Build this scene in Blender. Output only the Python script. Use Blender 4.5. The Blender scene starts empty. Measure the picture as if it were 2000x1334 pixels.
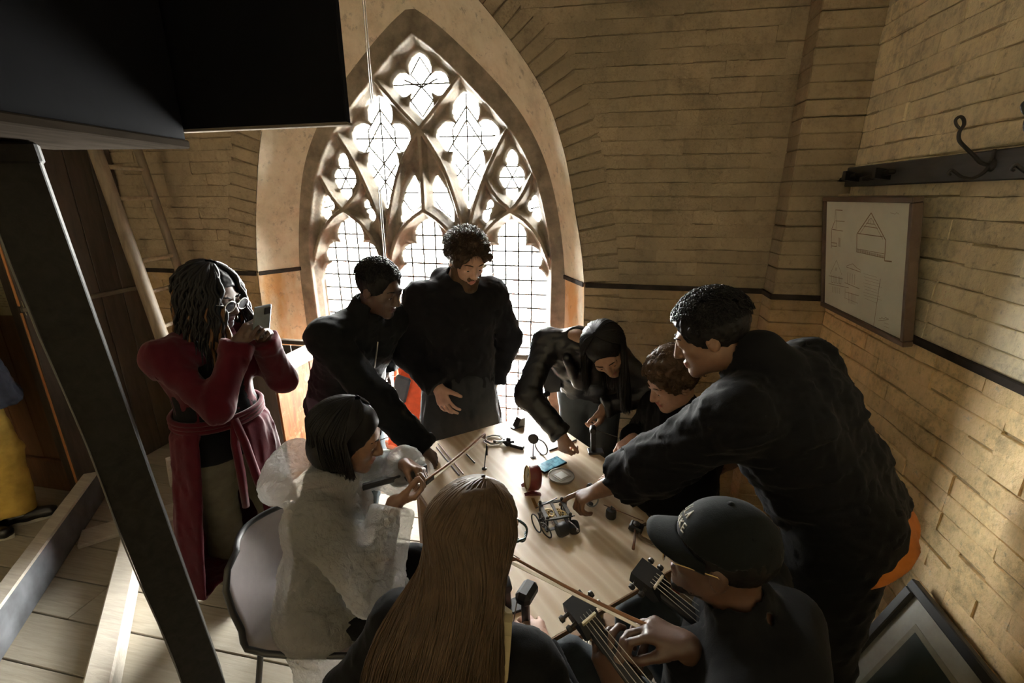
import bpy, bmesh, math, random
import numpy as np
from mathutils import Vector, Matrix, noise as mnoise
random.seed(7)
SC = bpy.context.scene
COL = SC.collection

# ---------------------------------------------------------------- camera
F_PX, PITCH, AZ, CAM_H = 900.0, math.radians(17.4), math.radians(11.1), 1.95
cam_d = bpy.data.cameras.new('camera')
cam_d.sensor_width = 36.0
cam_d.lens = 36.0 * F_PX / 2000.0
cam_d.clip_start = 0.02
cam = bpy.data.objects.new('camera', cam_d)
COL.objects.link(cam)
cam.location = (0, 0, CAM_H)
cam.rotation_euler = (math.pi / 2 - PITCH, 0, AZ)
SC.camera = cam

# ---------------------------------------------------------------- world: even white overcast sky
w = bpy.data.worlds.new('overcast_sky')
SC.world = w
w.use_nodes = True
wb = w.node_tree.nodes['Background']
wb.inputs[0].default_value = (1.0, 0.975, 0.93, 1)
wb.inputs[1].default_value = 195.0
SC.view_settings.view_transform = 'Standard'
SC.view_settings.look = 'None'
SC.view_settings.exposure = 0.0
SC.view_settings.gamma = 1.0
SC.view_settings.use_curve_mapping = False
SC.cycles.max_bounces = 7
SC.cycles.diffuse_bounces = 4
SC.cycles.use_adaptive_sampling = True
SC.cycles.adaptive_threshold = 0.02
SC.cycles.transparent_max_bounces = 24
SC.cycles.caustics_reflective = False
SC.cycles.caustics_refractive = False

# portal over the window opening: emits nothing itself, only guides sky light
pl = bpy.data.lights.new('window_portal', 'AREA')
pl.shape = 'RECTANGLE'; pl.size = 2.1; pl.size_y = 2.9
pl.cycles.is_portal = True
plo = bpy.data.objects.new('window_portal', pl)
COL.objects.link(plo)
plo.location = (-1.27, 3.36, 1.62)
plo.rotation_euler = (-math.pi / 2, 0, 0)

# weak warm ceiling lamp of the room behind the viewer
ll = bpy.data.lights.new('ceiling_lamp', 'POINT')
ll.energy = 7.0; ll.color = (1.0, 0.72, 0.42); ll.shadow_soft_size = 0.12
llo = bpy.data.objects.new('ceiling_lamp', ll)
COL.objects.link(llo)
llo.location = (-3.0, -0.9, 2.9)

# ---------------------------------------------------------------- measuring helpers (a point of the photo at a known depth -> metres)
_h = np.array([-math.sin(AZ), math.cos(AZ), 0]); CR = np.array([math.cos(AZ), math.sin(AZ), 0])
CF = _h * math.cos(PITCH) - np.array([0, 0, math.sin(PITCH)])
CD = -_h * math.sin(PITCH) - np.array([0, 0, math.cos(PITCH)])
CC = np.array([0, 0, CAM_H])
def ray(px, py): return (px - 1000) * CR + (py - 667) * CD + F_PX * CF
def atz(px, py, z): d = ray(px, py); return Vector(CC + d * ((z - CAM_H) / d[2]))
def aty(px, py, y): d = ray(px, py); return Vector(CC + d * (y / d[1]))
def atx(px, py, x): d = ray(px, py); return Vector(CC + d * (x / d[0]))
def atd(px, py, t): d = ray(px, py); return Vector(CC + d * (t / F_PX))
def proj(p):
    v = np.array(p) - CC; z = v @ CF
    return 1000 + F_PX * (v @ CR) / z, 667 + F_PX * (v @ CD) / z, z

# ---------------------------------------------------------------- tags
def tag(o, label=None, cat=None, group=None, kind=None):
    if label: o['label'] = label
    if cat: o['category'] = cat
    if group: o['group'] = group
    if kind: o['kind'] = kind
    return o
def thing(name, label, cat, loc=(0, 0, 0), rz=0, group=None):
    o = bpy.data.objects.new(name, None)
    o.empty_display_size = 0.05
    COL.objects.link(o)
    o.location = loc; o.rotation_euler = (0, 0, rz)
    return tag(o, label, cat, group)
def link(name, me, parent=None, loc=None, rot=None):
    o = bpy.data.objects.new(name, me)
    COL.objects.link(o)
    if parent: o.parent = parent
    if loc is not None: o.location = loc
    if rot is not None: o.rotation_euler = rot
    return o

# ---------------------------------------------------------------- mesh builder
class MB:
    def __init__(self): self.v = []; self.f = []; self.m = []
    def add(self, vs, fs, mi=0):
        b = len(self.v); self.v += [tuple(x) for x in vs]
        self.f += [tuple(b + i for i in f) for f in fs]; self.m += [mi] * len(fs)
        return self
    def box(self, c, s, rot=None, bev=0.0, mi=0):
        """rounded-edge box: c centre, s full size, bev chamfer"""
        hx, hy, hz = s[0] / 2, s[1] / 2, s[2] / 2
        b = min(bev, hx * .9, hy * .9, hz * .9)
        R = rot if rot is not None else Matrix.Identity(3)
        c = Vector(c)
        if b <= 0:
            vs = [Vector((x * hx, y * hy, z * hz)) for x in (-1, 1) for y in (-1, 1) for z in (-1, 1)]
            fs = [(0, 1, 3, 2), (4, 6, 7, 5), (0, 4, 5, 1), (2, 3, 7, 6), (0, 2, 6, 4), (1, 5, 7, 3)]
        else:
            vs = []; idx = {}
            for x in (-1, 1):
                for y in (-1, 1):
                    for z in (-1, 1):
                        for a in range(3):
                            q = [x * (hx - b), y * (hy - b), z * (hz - b)]
                            q[a] = (x * hx, y * hy, z * hz)[a]
                            idx[x, y, z, a] = len(vs); vs.append(Vector(q))
            fs = []
            for a in range(3):
                p, q = (a + 1) % 3, (a + 2) % 3
                for s_ in (-1, 1):
                    ring = []
                    for (u, v_) in ((-1, -1), (1, -1), (1, 1), (-1, 1)):
                        k = [0, 0, 0]; k[a] = s_; k[p] = u; k[q] = v_
                        ring.append(idx[k[0], k[1], k[2], a])
                    fs.append(ring if s_ > 0 else ring[::-1])
            for a in range(3):
                p, q = (a + 1) % 3, (a + 2) % 3
                for u in (-1, 1):
                    for v_ in (-1, 1):
                        k0 = [0, 0, 0]; k0[p] = u; k0[q] = v_; k1 = list(k0); k0[a] = -1; k1[a] = 1
                        r = [idx[(*k0, p)], idx[(*k1, p)], idx[(*k1, q)], idx[(*k0, q)]]
                        fs.append(r[::-1] if u * v_ > 0 else r)
            for x in (-1, 1):
                for y in (-1, 1):
                    for z in (-1, 1):
                        r = [idx[x, y, z, 0], idx[x, y, z, 1], idx[x, y, z, 2]]
                        fs.append(r if x * y * z > 0 else r[::-1])
        return self.add([c + R @ v for v in vs], fs, mi)
    def beam(self, a, b, w, h, up=(0, 0, 1), bev=0.004, mi=0):
        """rectangular bar from a to b, w wide (sideways), h high (along up)"""
        a, b = Vector(a), Vector(b); d = (b - a); L = d.length; d.normalize()
        s = d.cross(Vector(up)).normalized(); u = s.cross(d)
        R = Matrix((d, s, u)).transposed()
        return self.box((a + b) / 2, (L, w, h), R, bev, mi)
    def tube(self, pts, r, n=8, cap=True, closed=False, mi=0):
        pts = [Vector(p) for p in pts]; N = len(pts)
        rs = r if hasattr(r, '__len__') else [r] * N
        T = []
        for i in range(N):
            if closed: t = pts[(i + 1) % N] - pts[i - 1]
            else: t = pts[min(i + 1, N - 1)] - pts[max(i - 1, 0)]
            T.append(t.normalized() if t.length > 1e-9 else Vector((0, 0, 1)))
        u = T[0].orthogonal().normalized(); vs = []
        for i in range(N):
            u = (u - T[i] * u.dot(T[i]))
            u = u.normalized() if u.length > 1e-6 else T[i].orthogonal().normalized()
            w_ = T[i].cross(u)
            for k in range(n):
                a = 2 * math.pi * k / n
                vs.append(pts[i] + (u * math.cos(a) + w_ * math.sin(a)) * rs[i])
        fs = []
        for i in range(N if closed else N - 1):
            j = (i + 1) % N
            for k in range(n):
                l = (k + 1) % n
                fs.append((i * n + k, i * n + l, j * n + l, j * n + k))
        if cap and not closed:
            fs.append(tuple(range(n))[::-1]); fs.append(tuple((N - 1) * n + k for k in range(n)))
        return self.add(vs, fs, mi)
    def cyl(self, a, b, r0, r1=None, n=16, mi=0):
        return self.tube([a, b], [r0, r0 if r1 is None else r1], n, mi=mi)
    def lathe(self, c, prof, axis=(0, 0, 1), n=24, mi=0, closed=False):
        ax = Vector(axis).normalized(); u = ax.orthogonal().normalized(); w_ = ax.cross(u); c = Vector(c)
        vs = []; N = len(prof)
        for (r, t) in prof:
            for k in range(n):
                a = 2 * math.pi * k / n
                vs.append(c + ax * t + (u * math.cos(a) + w_ * math.sin(a)) * max(r, 1e-5))
        fs = []
        for i in range(N if closed else N - 1):
            j = (i + 1) % N
            for k in range(n):
                l = (k + 1) % n
                fs.append((i * n + k, i * n + l, j * n + l, j * n + k))
        return self.add(vs, fs, mi)
    def prism(self, poly, d, mi=0):
        """extrude a planar polygon of 3d points along vector d"""
        p = [Vector(q) for q in poly]; d = Vector(d); n = len(p)
        nrm = sum(((p[i]).cross(p[(i + 1) % n]) for i in range(n)), Vector())
        if nrm.dot(d) > 0: p = p[::-1]
        fs = [tuple(range(n)), tuple(range(2 * n - 1, n - 1, -1))] + [(i, n + i, n + (i + 1) % n, (i + 1) % n) for i in range(n)]
        return self.add(p + [q + d for q in p], fs, mi)
    def build(self, name, mats, parent=None, smooth=False, loc=None, fix=True):
        me = bpy.data.meshes.new(name)
        me.from_pydata(self.v, [], self.f)
        for m in (mats if isinstance(mats, (list, tuple)) else [mats]): me.materials.append(m)
        if any(self.m): me.polygons.foreach_set('material_index', self.m)
        if fix:
            bm = bmesh.new(); bm.from_mesh(me)
            bmesh.ops.recalc_face_normals(bm, faces=bm.faces); bm.to_mesh(me); bm.free()
        if smooth:
            me.polygons.foreach_set('use_smooth', [True] * len(me.polygons))
            if smooth == 'auto': me.set_sharp_from_angle(angle=math.radians(38))
        me.update()
        return link(name, me, parent, loc)

# ---------------------------------------------------------------- materials
MATS = {}
def nt_mat(name):
    m = bpy.data.materials.new(name); m.use_nodes = True
    nt = m.node_tree; b = nt.nodes['Principled BSDF']
    MATS[name] = m
    return m, nt, b
def N(nt, typ, **kw):
    n = nt.nodes.new(typ)
    for k, v in kw.items():
        if k.startswith('i_'):
            n.inputs[k[2:].replace('_', ' ')].default_value = v
        else: setattr(n, k, v)
    return n
def ramp(nt, fac, stops):
    r = nt.nodes.new('ShaderNodeValToRGB'); e = r.color_ramp.elements
    while len(e) > 1: e.remove(e[-1])
    e[0].position, e[0].color = stops[0][0], (*stops[0][1], 1)
    for p, c in stops[1:]:
        q = e.new(p); q.color = (*c, 1)
    nt.links.new(fac, r.inputs[0]); return r
def mixc(nt, fac, a, b, mode='MIX'):
    n = nt.nodes.new('ShaderNodeMix'); n.data_type = 'RGBA'; n.blend_type = mode
    for sock, v in ((n.inputs[0], fac), (n.inputs[6], a), (n.inputs[7], b)):
        if hasattr(v, 'is_linked'): nt.links.new(v, sock)
        elif isinstance(v, (int, float)): sock.default_value = v
        else: sock.default_value = (*v, 1)
    return n.outputs[2]
def noise(nt, vec, scale, detail=4, rough=.55, dist=0):
    n = N(nt, 'ShaderNodeTexNoise', i_Scale=scale, i_Detail=detail, i_Roughness=rough, i_Distortion=dist)
    if vec is not None: nt.links.new(vec, n.inputs['Vector'])
    return n.outputs['Fac']
def mapping(nt, vec, scale=(1, 1, 1), rot=(0, 0, 0), loc=(0, 0, 0)):
    n = N(nt, 'ShaderNodeMapping'); n.inputs['Scale'].default_value = scale
    n.inputs['Rotation'].default_value = rot; n.inputs['Location'].default_value = loc
    nt.links.new(vec, n.inputs['Vector']); return n.outputs[0]
def bump(nt, b, height, strength=.3, dist=.01):
    n = N(nt, 'ShaderNodeBump'); n.inputs['Strength'].default_value = strength; n.inputs['Distance'].default_value = dist
    nt.links.new(height, n.inputs['Height']); nt.links.new(n.outputs[0], b.inputs['Normal'])
def math_(nt, op, a, b=0.0, clamp=False):
    n = nt.nodes.new('ShaderNodeMath'); n.operation = op; n.use_clamp = clamp
    for s, v in ((n.inputs[0], a), (n.inputs[1], b)):
        if hasattr(v, 'is_linked'): nt.links.new(v, s)
        else: s.default_value = v
    return n.outputs[0]
def simple(name, col, rough=.6, metal=0.0, spec=None, var=.12, scale=25, bmp=0.0, bscale=120, bdist=.002, sheen=0.0):
    """plain stuff with a little procedural mottling"""
    m, nt, b = nt_mat(name)
    tc = N(nt, 'ShaderNodeTexCoord').outputs['Object']
    f = noise(nt, tc, scale, 3)
    lo = tuple(c * (1 - var) for c in col); hi = tuple(min(1, c * (1 + var)) for c in col)
    nt.links.new(ramp(nt, f, [(.3, lo), (.7, hi)]).outputs[0], b.inputs['Base Color'])
    b.inputs['Roughness'].default_value = rough; b.inputs['Metallic'].default_value = metal
    if spec is not None: b.inputs['Specular IOR Level'].default_value = spec
    if sheen: b.inputs['Sheen Weight'].default_value = sheen
    if bmp: bump(nt, b, noise(nt, tc, bscale, 2), bmp, bdist)
    return m
def wood(name, dark, light, axis='X', scale=6.0, stretch=14, rough=.6, bmp=.15, coord='Object'):
    m, nt, b = nt_mat(name)
    tc = N(nt, 'ShaderNodeTexCoord').outputs['Object'] if coord == 'Object' else N(nt, 'ShaderNodeNewGeometry').outputs['Position']
    oi = N(nt, 'ShaderNodeObjectInfo').outputs['Random']
    off = N(nt, 'ShaderNodeVectorMath', operation='ADD'); nt.links.new(tc, off.inputs[0])
    sc_ = N(nt, 'ShaderNodeVectorMath', operation='SCALE'); sc_.inputs[0].default_value = (13, 7, 5); nt.links.new(oi, sc_.inputs['Scale'])
    nt.links.new(sc_.outputs[0], off.inputs[1])
    s = {'X': (1 / stretch * 2, 1, 1), 'Y': (1, 1 / stretch * 2, 1), 'Z': (1, 1, 1 / stretch * 2)}[axis]
    mp = mapping(nt, off.outputs[0], s)
    g = noise(nt, mp, scale * 6, 6, .6, .6); big = noise(nt, off.outputs[0], 1.7, 3)
    f = math_(nt, 'ADD', math_(nt, 'MULTIPLY', g, .7), math_(nt, 'MULTIPLY', big, .3))
    f = math_(nt, 'ADD', f, math_(nt, 'MULTIPLY', math_(nt, 'SUBTRACT', oi, .5), .12))
    nt.links.new(ramp(nt, f, [(.32, dark), (.68, light)]).outputs[0], b.inputs['Base Color'])
    b.inputs['Roughness'].default_value = rough
    if bmp: bump(nt, b, g, bmp, .004)
    return m
# ================================================================ materials of the building
def paint_brick(name, upper, lower, dirt=.5, rnd=.10):
    """limewashed brick: cream above the dado line (z 1.42 m), ochre below; grime and flaking"""
    m, nt, b = nt_mat(name)
    pos = N(nt, 'ShaderNodeNewGeometry').outputs['Position']
    sep = N(nt, 'ShaderNodeSeparateXYZ'); nt.links.new(pos, sep.inputs[0])
    oi = N(nt, 'ShaderNodeObjectInfo').outputs['Random']
    big = noise(nt, pos, 1.6, 5, .6); fine = noise(nt, pos, 70, 4, .6)
    mid = math_(nt, 'ADD', math_(nt, 'MULTIPLY', noise(nt, pos, 7, 6, .68), .65), math_(nt, 'MULTIPLY', noise(nt, pos, 38, 5, .7), .35))
    up = ramp(nt, mid, [(.34, tuple(c * .58 for c in upper)), (.49, upper), (.66, tuple(min(1, c * 1.15) for c in upper))]).outputs[0]
    lo = ramp(nt, mid, [(.33, tuple(c * .52 for c in lower)), (.48, lower), (.60, (min(1, lower[0] * 1.12), lower[1] * 1.12, lower[2] * 1.25)), (.70, (.50, .48, .39))]).outputs[0]
    sel = math_(nt, 'GREATER_THAN', sep.outputs[2], 1.42)
    c = mixc(nt, sel, lo, up)
    d = math_(nt, 'MULTIPLY', ramp(nt, big, [(.45, (0, 0, 0)), (.72, (1, 1, 1))]).outputs[0], dirt)
    c = mixc(nt, d, c, (.20, .165, .105))
    spots = ramp(nt, noise(nt, pos, 34, 5, .7), [(.30, (1, 1, 1)), (.40, (0, 0, 0))]).outputs[0]
    c = mixc(nt, math_(nt, 'MULTIPLY', spots, .45), c, (.12, .09, .06))
    drip = ramp(nt, noise(nt, mapping(nt, pos, (9, 9, .9)), 2.2, 5, .7), [(.52, (0, 0, 0)), (.70, (1, 1, 1))]).outputs[0]
    c = mixc(nt, math_(nt, 'MULTIPLY', drip, .30), c, (.30, .235, .15))
    v = math_(nt, 'ADD', math_(nt, 'MULTIPLY', oi, rnd * 2), 1 - rnd)
    hsv = N(nt, 'ShaderNodeHueSaturation'); nt.links.new(c, hsv.inputs['Color']); nt.links.new(v, hsv.inputs['Value'])
    nt.links.new(hsv.outputs[0], b.inputs['Base Color'])
    b.inputs['Roughness'].default_value = .8
    h = math_(nt, 'ADD', math_(nt, 'MULTIPLY', mid, .9), math_(nt, 'ADD', math_(nt, 'MULTIPLY', fine, .25), math_(nt, 'MULTIPLY', noise(nt, pos, 26, 4, .6), .5)))
    bump(nt, b, h, .85, .016)
    return m
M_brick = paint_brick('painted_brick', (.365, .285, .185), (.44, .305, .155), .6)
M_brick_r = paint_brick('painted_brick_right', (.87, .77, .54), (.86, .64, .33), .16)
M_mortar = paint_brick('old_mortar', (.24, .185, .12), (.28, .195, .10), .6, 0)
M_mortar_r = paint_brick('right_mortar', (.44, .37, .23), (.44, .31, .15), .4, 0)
def plaster_mat():
    m, nt, b = nt_mat('reveal_plaster')
    pos = N(nt, 'ShaderNodeNewGeometry').outputs['Position']
    sep = N(nt, 'ShaderNodeSeparateXYZ'); nt.links.new(pos, sep.inputs[0])
    mid = noise(nt, pos, 7, 7, .68); big = noise(nt, mapping(nt, pos, (2.2, 2.2, .8)), 1.5, 4, .6)
    c = ramp(nt, mid, [(.25, (.50, .42, .29)), (.5, (.70, .615, .45)), (.75, (.80, .73, .57))]).outputs[0]
    rust = ramp(nt, big, [(.42, (0, 0, 0)), (.58, (1, 1, 1))]).outputs[0]
    low = math_(nt, 'LESS_THAN', sep.outputs[2], 1.42)
    c = mixc(nt, math_(nt, 'MULTIPLY', math_(nt, 'MULTIPLY', rust, low), .8), c, (.56, .27, .06))
    dark = ramp(nt, noise(nt, pos, 15, 6, .75), [(.34, (1, 1, 1)), (.44, (0, 0, 0))]).outputs[0]
    c = mixc(nt, math_(nt, 'MULTIPLY', dark, .5), c, (.14, .11, .08))
    nt.links.new(c, b.inputs['Base Color']); b.inputs['Roughness'].default_value = .85
    bump(nt, b, mid, .6, .012)
    return m
M_plaster = plaster_mat()
def stone_mat():
    m, nt, b = nt_mat('weathered_limestone')
    pos = N(nt, 'ShaderNodeNewGeometry').outputs['Position']
    mid = noise(nt, pos, 6, 6, .65); fine = noise(nt, pos, 45, 4)
    c = ramp(nt, mid, [(.28, (.085, .068, .048)), (.47, (.20, .165, .12)), (.72, (.36, .30, .225))]).outputs[0]
    nt.links.new(c, b.inputs['Base Color']); b.inputs['Roughness'].default_value = .85
    bump(nt, b, math_(nt, 'ADD', mid, math_(nt, 'MULTIPLY', fine, .3)), .35, .008)
    return m
M_stone = stone_mat()
def glass_mat(name, tint=(1, 1, 1), refl=.06):
    m, nt, b = nt_mat(name)
    out = nt.nodes['Material Output']
    t = N(nt, 'ShaderNodeBsdfTransparent'); t.inputs[0].default_value = (*tint, 1)
    g = N(nt, 'ShaderNodeBsdfGlossy'); g.inputs['Roughness'].default_value = .05
    lw = N(nt, 'ShaderNodeFresnel'); lw.inputs[0].default_value = 1.35
    mx = N(nt, 'ShaderNodeMixShader')
    nt.links.new(lw.outputs[0], mx.inputs[0]); nt.links.new(t.outputs[0], mx.inputs[1]); nt.links.new(g.outputs[0], mx.inputs[2])
    nt.links.new(mx.outputs[0], out.inputs[0]); nt.nodes.remove(b)
    return m
M_pane = glass_mat('window_glass', (.97, .985, .98))
M_lead = simple('lead_came', (.10, .09, .08), .6)
M_iron = simple('black_iron', (.025, .022, .02), .5, .4, bmp=.3)
M_floor = wood('pale_floorboard', (.225, .195, .15), (.335, .295, .235), 'X', 14, 30, .8, .2)
M_timber_pale = wood('limewashed_timber', (.30, .27, .225), (.44, .40, .34), 'X', 11, 20, .8, .25)
M_timber_black = wood('blackened_timber', (.007, .0065, .006), (.022, .020, .017), 'X', 5, 14, .6, .3)
for m_ in (M_timber_black,): m_.node_tree.nodes['Principled BSDF'].inputs['Specular IOR Level'].default_value = .15
M_panel = wood('dark_panelling', (.030, .022, .017), (.085, .065, .050), 'Z', 4, 14, .55, .2)
M_brown = wood('brown_boarding', (.060, .026, .012), (.150, .072, .034), 'Z', 4, 14, .5, .2)
M_lit_edge = wood('lit_edge_orange', (.42, .16, .045), (.62, .29, .10), 'Z', 5, 14, .5, .1)  # warm light on the wall's corner edge, put into a bright orange colour
M_blackpaint = simple('matt_black_paint', (.0045, .0045, .006), .9, spec=.08, bmp=.1, bscale=60)
M_ceil = simple('limewashed_ceiling', (.34, .30, .245), .9)
M_dado = simple('dado_line_paint', (.035, .028, .024), .95, spec=.1, var=.4, scale=9)

X_R, Y_B, X_L, Z_C, WX = 1.21, 2.90, -3.45, 4.1, -1.27

# ================================================================ shell
def struct(name, mb, mat, parent=None, **k):
    o = mb.build(name, mat, parent, **k)
    if parent is None: tag(o, kind='structure')
    return o
ARCH_OUT = [(1.17, .16), (1.17, .8), (1.17, 1.2), (1.165, 1.4), (1.133, 1.665), (1.064, 1.99), (1.0, 2.25), (.878, 2.545), (.672, 2.81), (.528, 2.975), (.28, 3.23), (0, 3.48)]
ARCH_IN = [(1.0, .2), (1.0, .8), (1.0, 1.2), (.995, 1.4), (.97, 1.64), (.925, 1.9), (.86, 2.12), (.745, 2.34), (.60, 2.53), (.42, 2.70), (.16, 2.92), (0, 3.01)]
def resample(pl_, n):
    p = [Vector((a, b)) for a, b in pl_]; L = [0]
    for i in range(1, len(p)): L.append(L[-1] + (p[i] - p[i - 1]).length)
    out = []; j = 0
    for k in range(n):
        t = L[-1] * k / (n - 1)
        while j < len(L) - 2 and L[j + 1] < t: j += 1
        s = (t - L[j]) / (L[j + 1] - L[j]); out.append(p[j].lerp(p[j + 1], s))
    return out
def subdiv_smooth(pl_, it=2):
    """round off the corners of a half-arch polyline, ends kept"""
    p = [Vector((a, b)) for a, b in pl_]
    for _ in range(it):
        q = [p[0]]
        for i in range(len(p) - 1):
            q += [p[i].lerp(p[i + 1], .25), p[i].lerp(p[i + 1], .75)]
        q.append(p[-1]); p = q
    return [(v.x, v.y) for v in p]
AO = subdiv_smooth(ARCH_OUT); AI = subdiv_smooth(ARCH_IN)

# back wall mortar bed with the arched opening (horizontal strips left and right of it)
mb = MB()
for s in (1, -1):
    edge = X_R if s > 0 else X_L - 1.2
    for i in range(len(AO) - 1):
        (x0, z0), (x1, z1) = AO[i], AO[i + 1]
        mb.add([(WX + s * x0, Y_B + .006, z0), (edge, Y_B + .006, z0), (edge, Y_B + .006, z1), (WX + s * x1, Y_B + .006, z1)], [(0, 1, 2, 3)])
    mb.add([(WX, Y_B + .006, AO[-1][1]), (edge, Y_B + .006, AO[-1][1]), (edge, Y_B + .006, Z_C), (WX, Y_B + .006, Z_C)], [(0, 1, 2, 3)])
    mb.add([(WX, Y_B + .006, -.1), (edge, Y_B + .006, -.1), (edge, Y_B + .006, .16), (WX, Y_B + .006, .16)], [(0, 1, 2, 3)])
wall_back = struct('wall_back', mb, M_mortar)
# outer skin of the masonry, so that daylight comes in through the window only
mb = MB()
for s in (1, -1):
    for i in range(len(AI) - 1):
        (x0, z0), (x1, z1) = AI[i], AI[i + 1]; edge = X_R + .3 if s > 0 else X_L - 1.6
        mb.add([(WX + s * (x0 - .01), 3.36, z0), (edge, 3.36, z0), (edge, 3.36, z1), (WX + s * (x1 - .01), 3.36, z1)], [(0, 1, 2, 3)])
    edge = X_R + .3 if s > 0 else X_L - 1.6
    mb.add([(WX, 3.36, AI[-1][1]), (edge, 3.36, AI[-1][1]), (edge, 3.36, Z_C + .2), (WX, 3.36, Z_C + .2)], [(0, 1, 2, 3)])
    mb.add([(WX, 3.36, -.2), (edge, 3.36, -.2), (edge, 3.36, .2), (WX, 3.36, .2)], [(0, 1, 2, 3)])
struct('wall_back_outer', mb, M_stone)
# splayed plastered reveal
n = 64; ro, ri = resample(AO, n), resample(AI, n)
mb = MB(); K = 5
for s in (1, -1):
    vs = []
    for i in range(n):
        for k in range(K + 1):
            t = k / K
            x = ro[i].x * (1 - t) + (ri[i].x + .0) * t; z = ro[i].y * (1 - t) + ri[i].y * t; y = Y_B - .004 + (3.235 - Y_B) * t
            j = .004 * mnoise.noise(Vector((s * x * 3, y * 9, z * 3)))
            vs.append((WX + s * (x + j), y, z))
    fs = []
    for i in range(n - 1):
        for k in range(K):
            a = i * (K + 1) + k; fs.append((a, a + 1, a + K + 2, a + K + 1))
    mb.add(vs, fs)
reveal = struct('window_reveal', mb, M_plaster, smooth=True); tag(reveal, kind='structure')
# sill inside the window
mb = MB().box((WX, 3.06, .14), (2.42, .36, .08), bev=.012)
struct('window_sill', mb, M_timber_pale)

mb = MB().box((X_R + .156, .15, Z_C / 2), (.30, 6.4, Z_C + .4))
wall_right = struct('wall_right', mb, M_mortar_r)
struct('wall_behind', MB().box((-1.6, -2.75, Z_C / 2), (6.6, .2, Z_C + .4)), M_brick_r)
struct('wall_left', MB().box((X_L - 1.25, .2, Z_C / 2), (.2, 6.4, Z_C + .4)), M_mortar)
struct('ceiling', MB().box((-1.6, .2, Z_C + .1), (6.8, 6.6, .2)), M_ceil)
floor = struct('floor', MB().box((-1.6, .2, -.07), (6.8, 6.6, .08)), M_timber_black)

# ---------------------------------------------------------------- floorboards, each a plank
rng = random.Random(3)
y = -.9
while y < 3.1:
    wdt = rng.choice([.195, .2, .215, .185])
    x = X_L - 1.15; first = True
    cuts = [x]
    while cuts[-1] < X_R:
        cuts.append(min(X_R, cuts[-1] + (rng.uniform(.6, 2.2) if first else rng.uniform(1.6, 2.6)))); first = False
    for a, c in zip(cuts[:-1], cuts[1:]):
        if c - a < .05: continue
        MB().box(((a + c) / 2, y + wdt / 2, -.015 + rng.uniform(-.0015, .0015)), (c - a - .004, wdt - .006, .03), bev=.0025).build('floorboard', M_floor, floor)
    y += wdt

# ---------------------------------------------------------------- bricks
def brick_meshes(mat, tagname):
    out = []
    for v in range(5):
        r = random.Random(40 + v)
        m_ = MB().box((0, 0, 0), (1, 1, 1), bev=0)
        bm = bmesh.new()
        for p in m_.v: bm.verts.new(p)
        bm.verts.ensure_lookup_table()
        for f in m_.f: bm.faces.new([bm.verts[i] for i in f])
        # stored at true size so that the rounding stays even; long edges worn round, ends butt together under the paint
        for p in bm.verts:
            p.co = Vector((p.co.x * .2252, p.co.y * .102, p.co.z * .0735)) + Vector((0, r.uniform(-.0022, .0022), r.uniform(-.0040, .0030)))
        ed = [e for e in bm.edges if abs(e.verts[0].co.x - e.verts[1].co.x) > .1]
        bmesh.ops.bevel(bm, geom=ed, offset=.0065, segments=2, profile=.6, affect='EDGES')
        ed = [e for e in bm.edges if abs(e.verts[0].co.x - e.verts[1].co.x) > .1]
        bmesh.ops.subdivide_edges(bm, edges=ed, cuts=2, use_grid_fill=True)
        for p in bm.verts:
            if abs(p.co.x) < .1: p.co += Vector((0, r.uniform(-.0018, .0018), r.uniform(-.0022, .0022)))
            elif r.random() < .5: p.co.y *= .985
        bmesh.ops.recalc_face_normals(bm, faces=bm.faces)
        me = bpy.data.meshes.new(tagname); bm.to_mesh(me); bm.free()
        me.materials.append(mat); me.polygons.foreach_set('use_smooth', [True] * len(me.polygons)); me.set_sharp_from_angle(angle=math.radians(62)); out.append(me)
    return out
BM_B = brick_meshes(M_brick, 'brick'); BM_R = brick_meshes(M_brick_r, 'brick')
def lay(bricks, meshes, parent, mat, cap=300):
    """bricks: (pos, euler, sx (scale along brick), sz) - nearest ones as objects, the rest joined"""
    def size(b):
        X, Y, d = proj(b[0])
        if d < .1 or not (-80 < X < 2080 and -80 < Y < 1414): return 0
        return b[2] * b[3] / d / d
    vis = sorted((b for b in bricks if size(b) > 0), key=size, reverse=True)
    r = random.Random(9)
    for k, (p, e, sx, sz) in enumerate(vis[:cap]):
        o = link('brick', meshes[r.randrange(len(meshes))], parent, p, e)
        o.scale = (sx, 1, sz)
    rest = vis[cap:] + [b for b in bricks if size(b) <= 0]
    if rest:
        vs, fs = [], []
        from mathutils import Euler
        for (p, e, sx, sz) in rest:
            me = meshes[r.randrange(len(meshes))]; R = Euler(e).to_matrix(); b0 = len(vs)
            for v in me.vertices:
                vs.append(Vector(p) + R @ Vector((v.co.x * sx, v.co.y, v.co.z * sz)))
            fs += [tuple(b0 + i for i in f.vertices) for f in me.polygons]
        o = MB().add(vs, fs).build('further_bricks', mat, parent, fix=False); tag(o, kind='stuff')
    return len(vis)
def arch_half(z):
    if z >= AO[-1][1]: return -1
    for (x0, z0), (x1, z1) in zip(AO[:-1], AO[1:]):
        if z0 <= z <= z1: return x0 + (x1 - x0) * (z - z0) / max(1e-6, z1 - z0)
    return AO[0][0]
RING = .215; Z_SPR = 1.15
rb = random.Random(21); back = []
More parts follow.
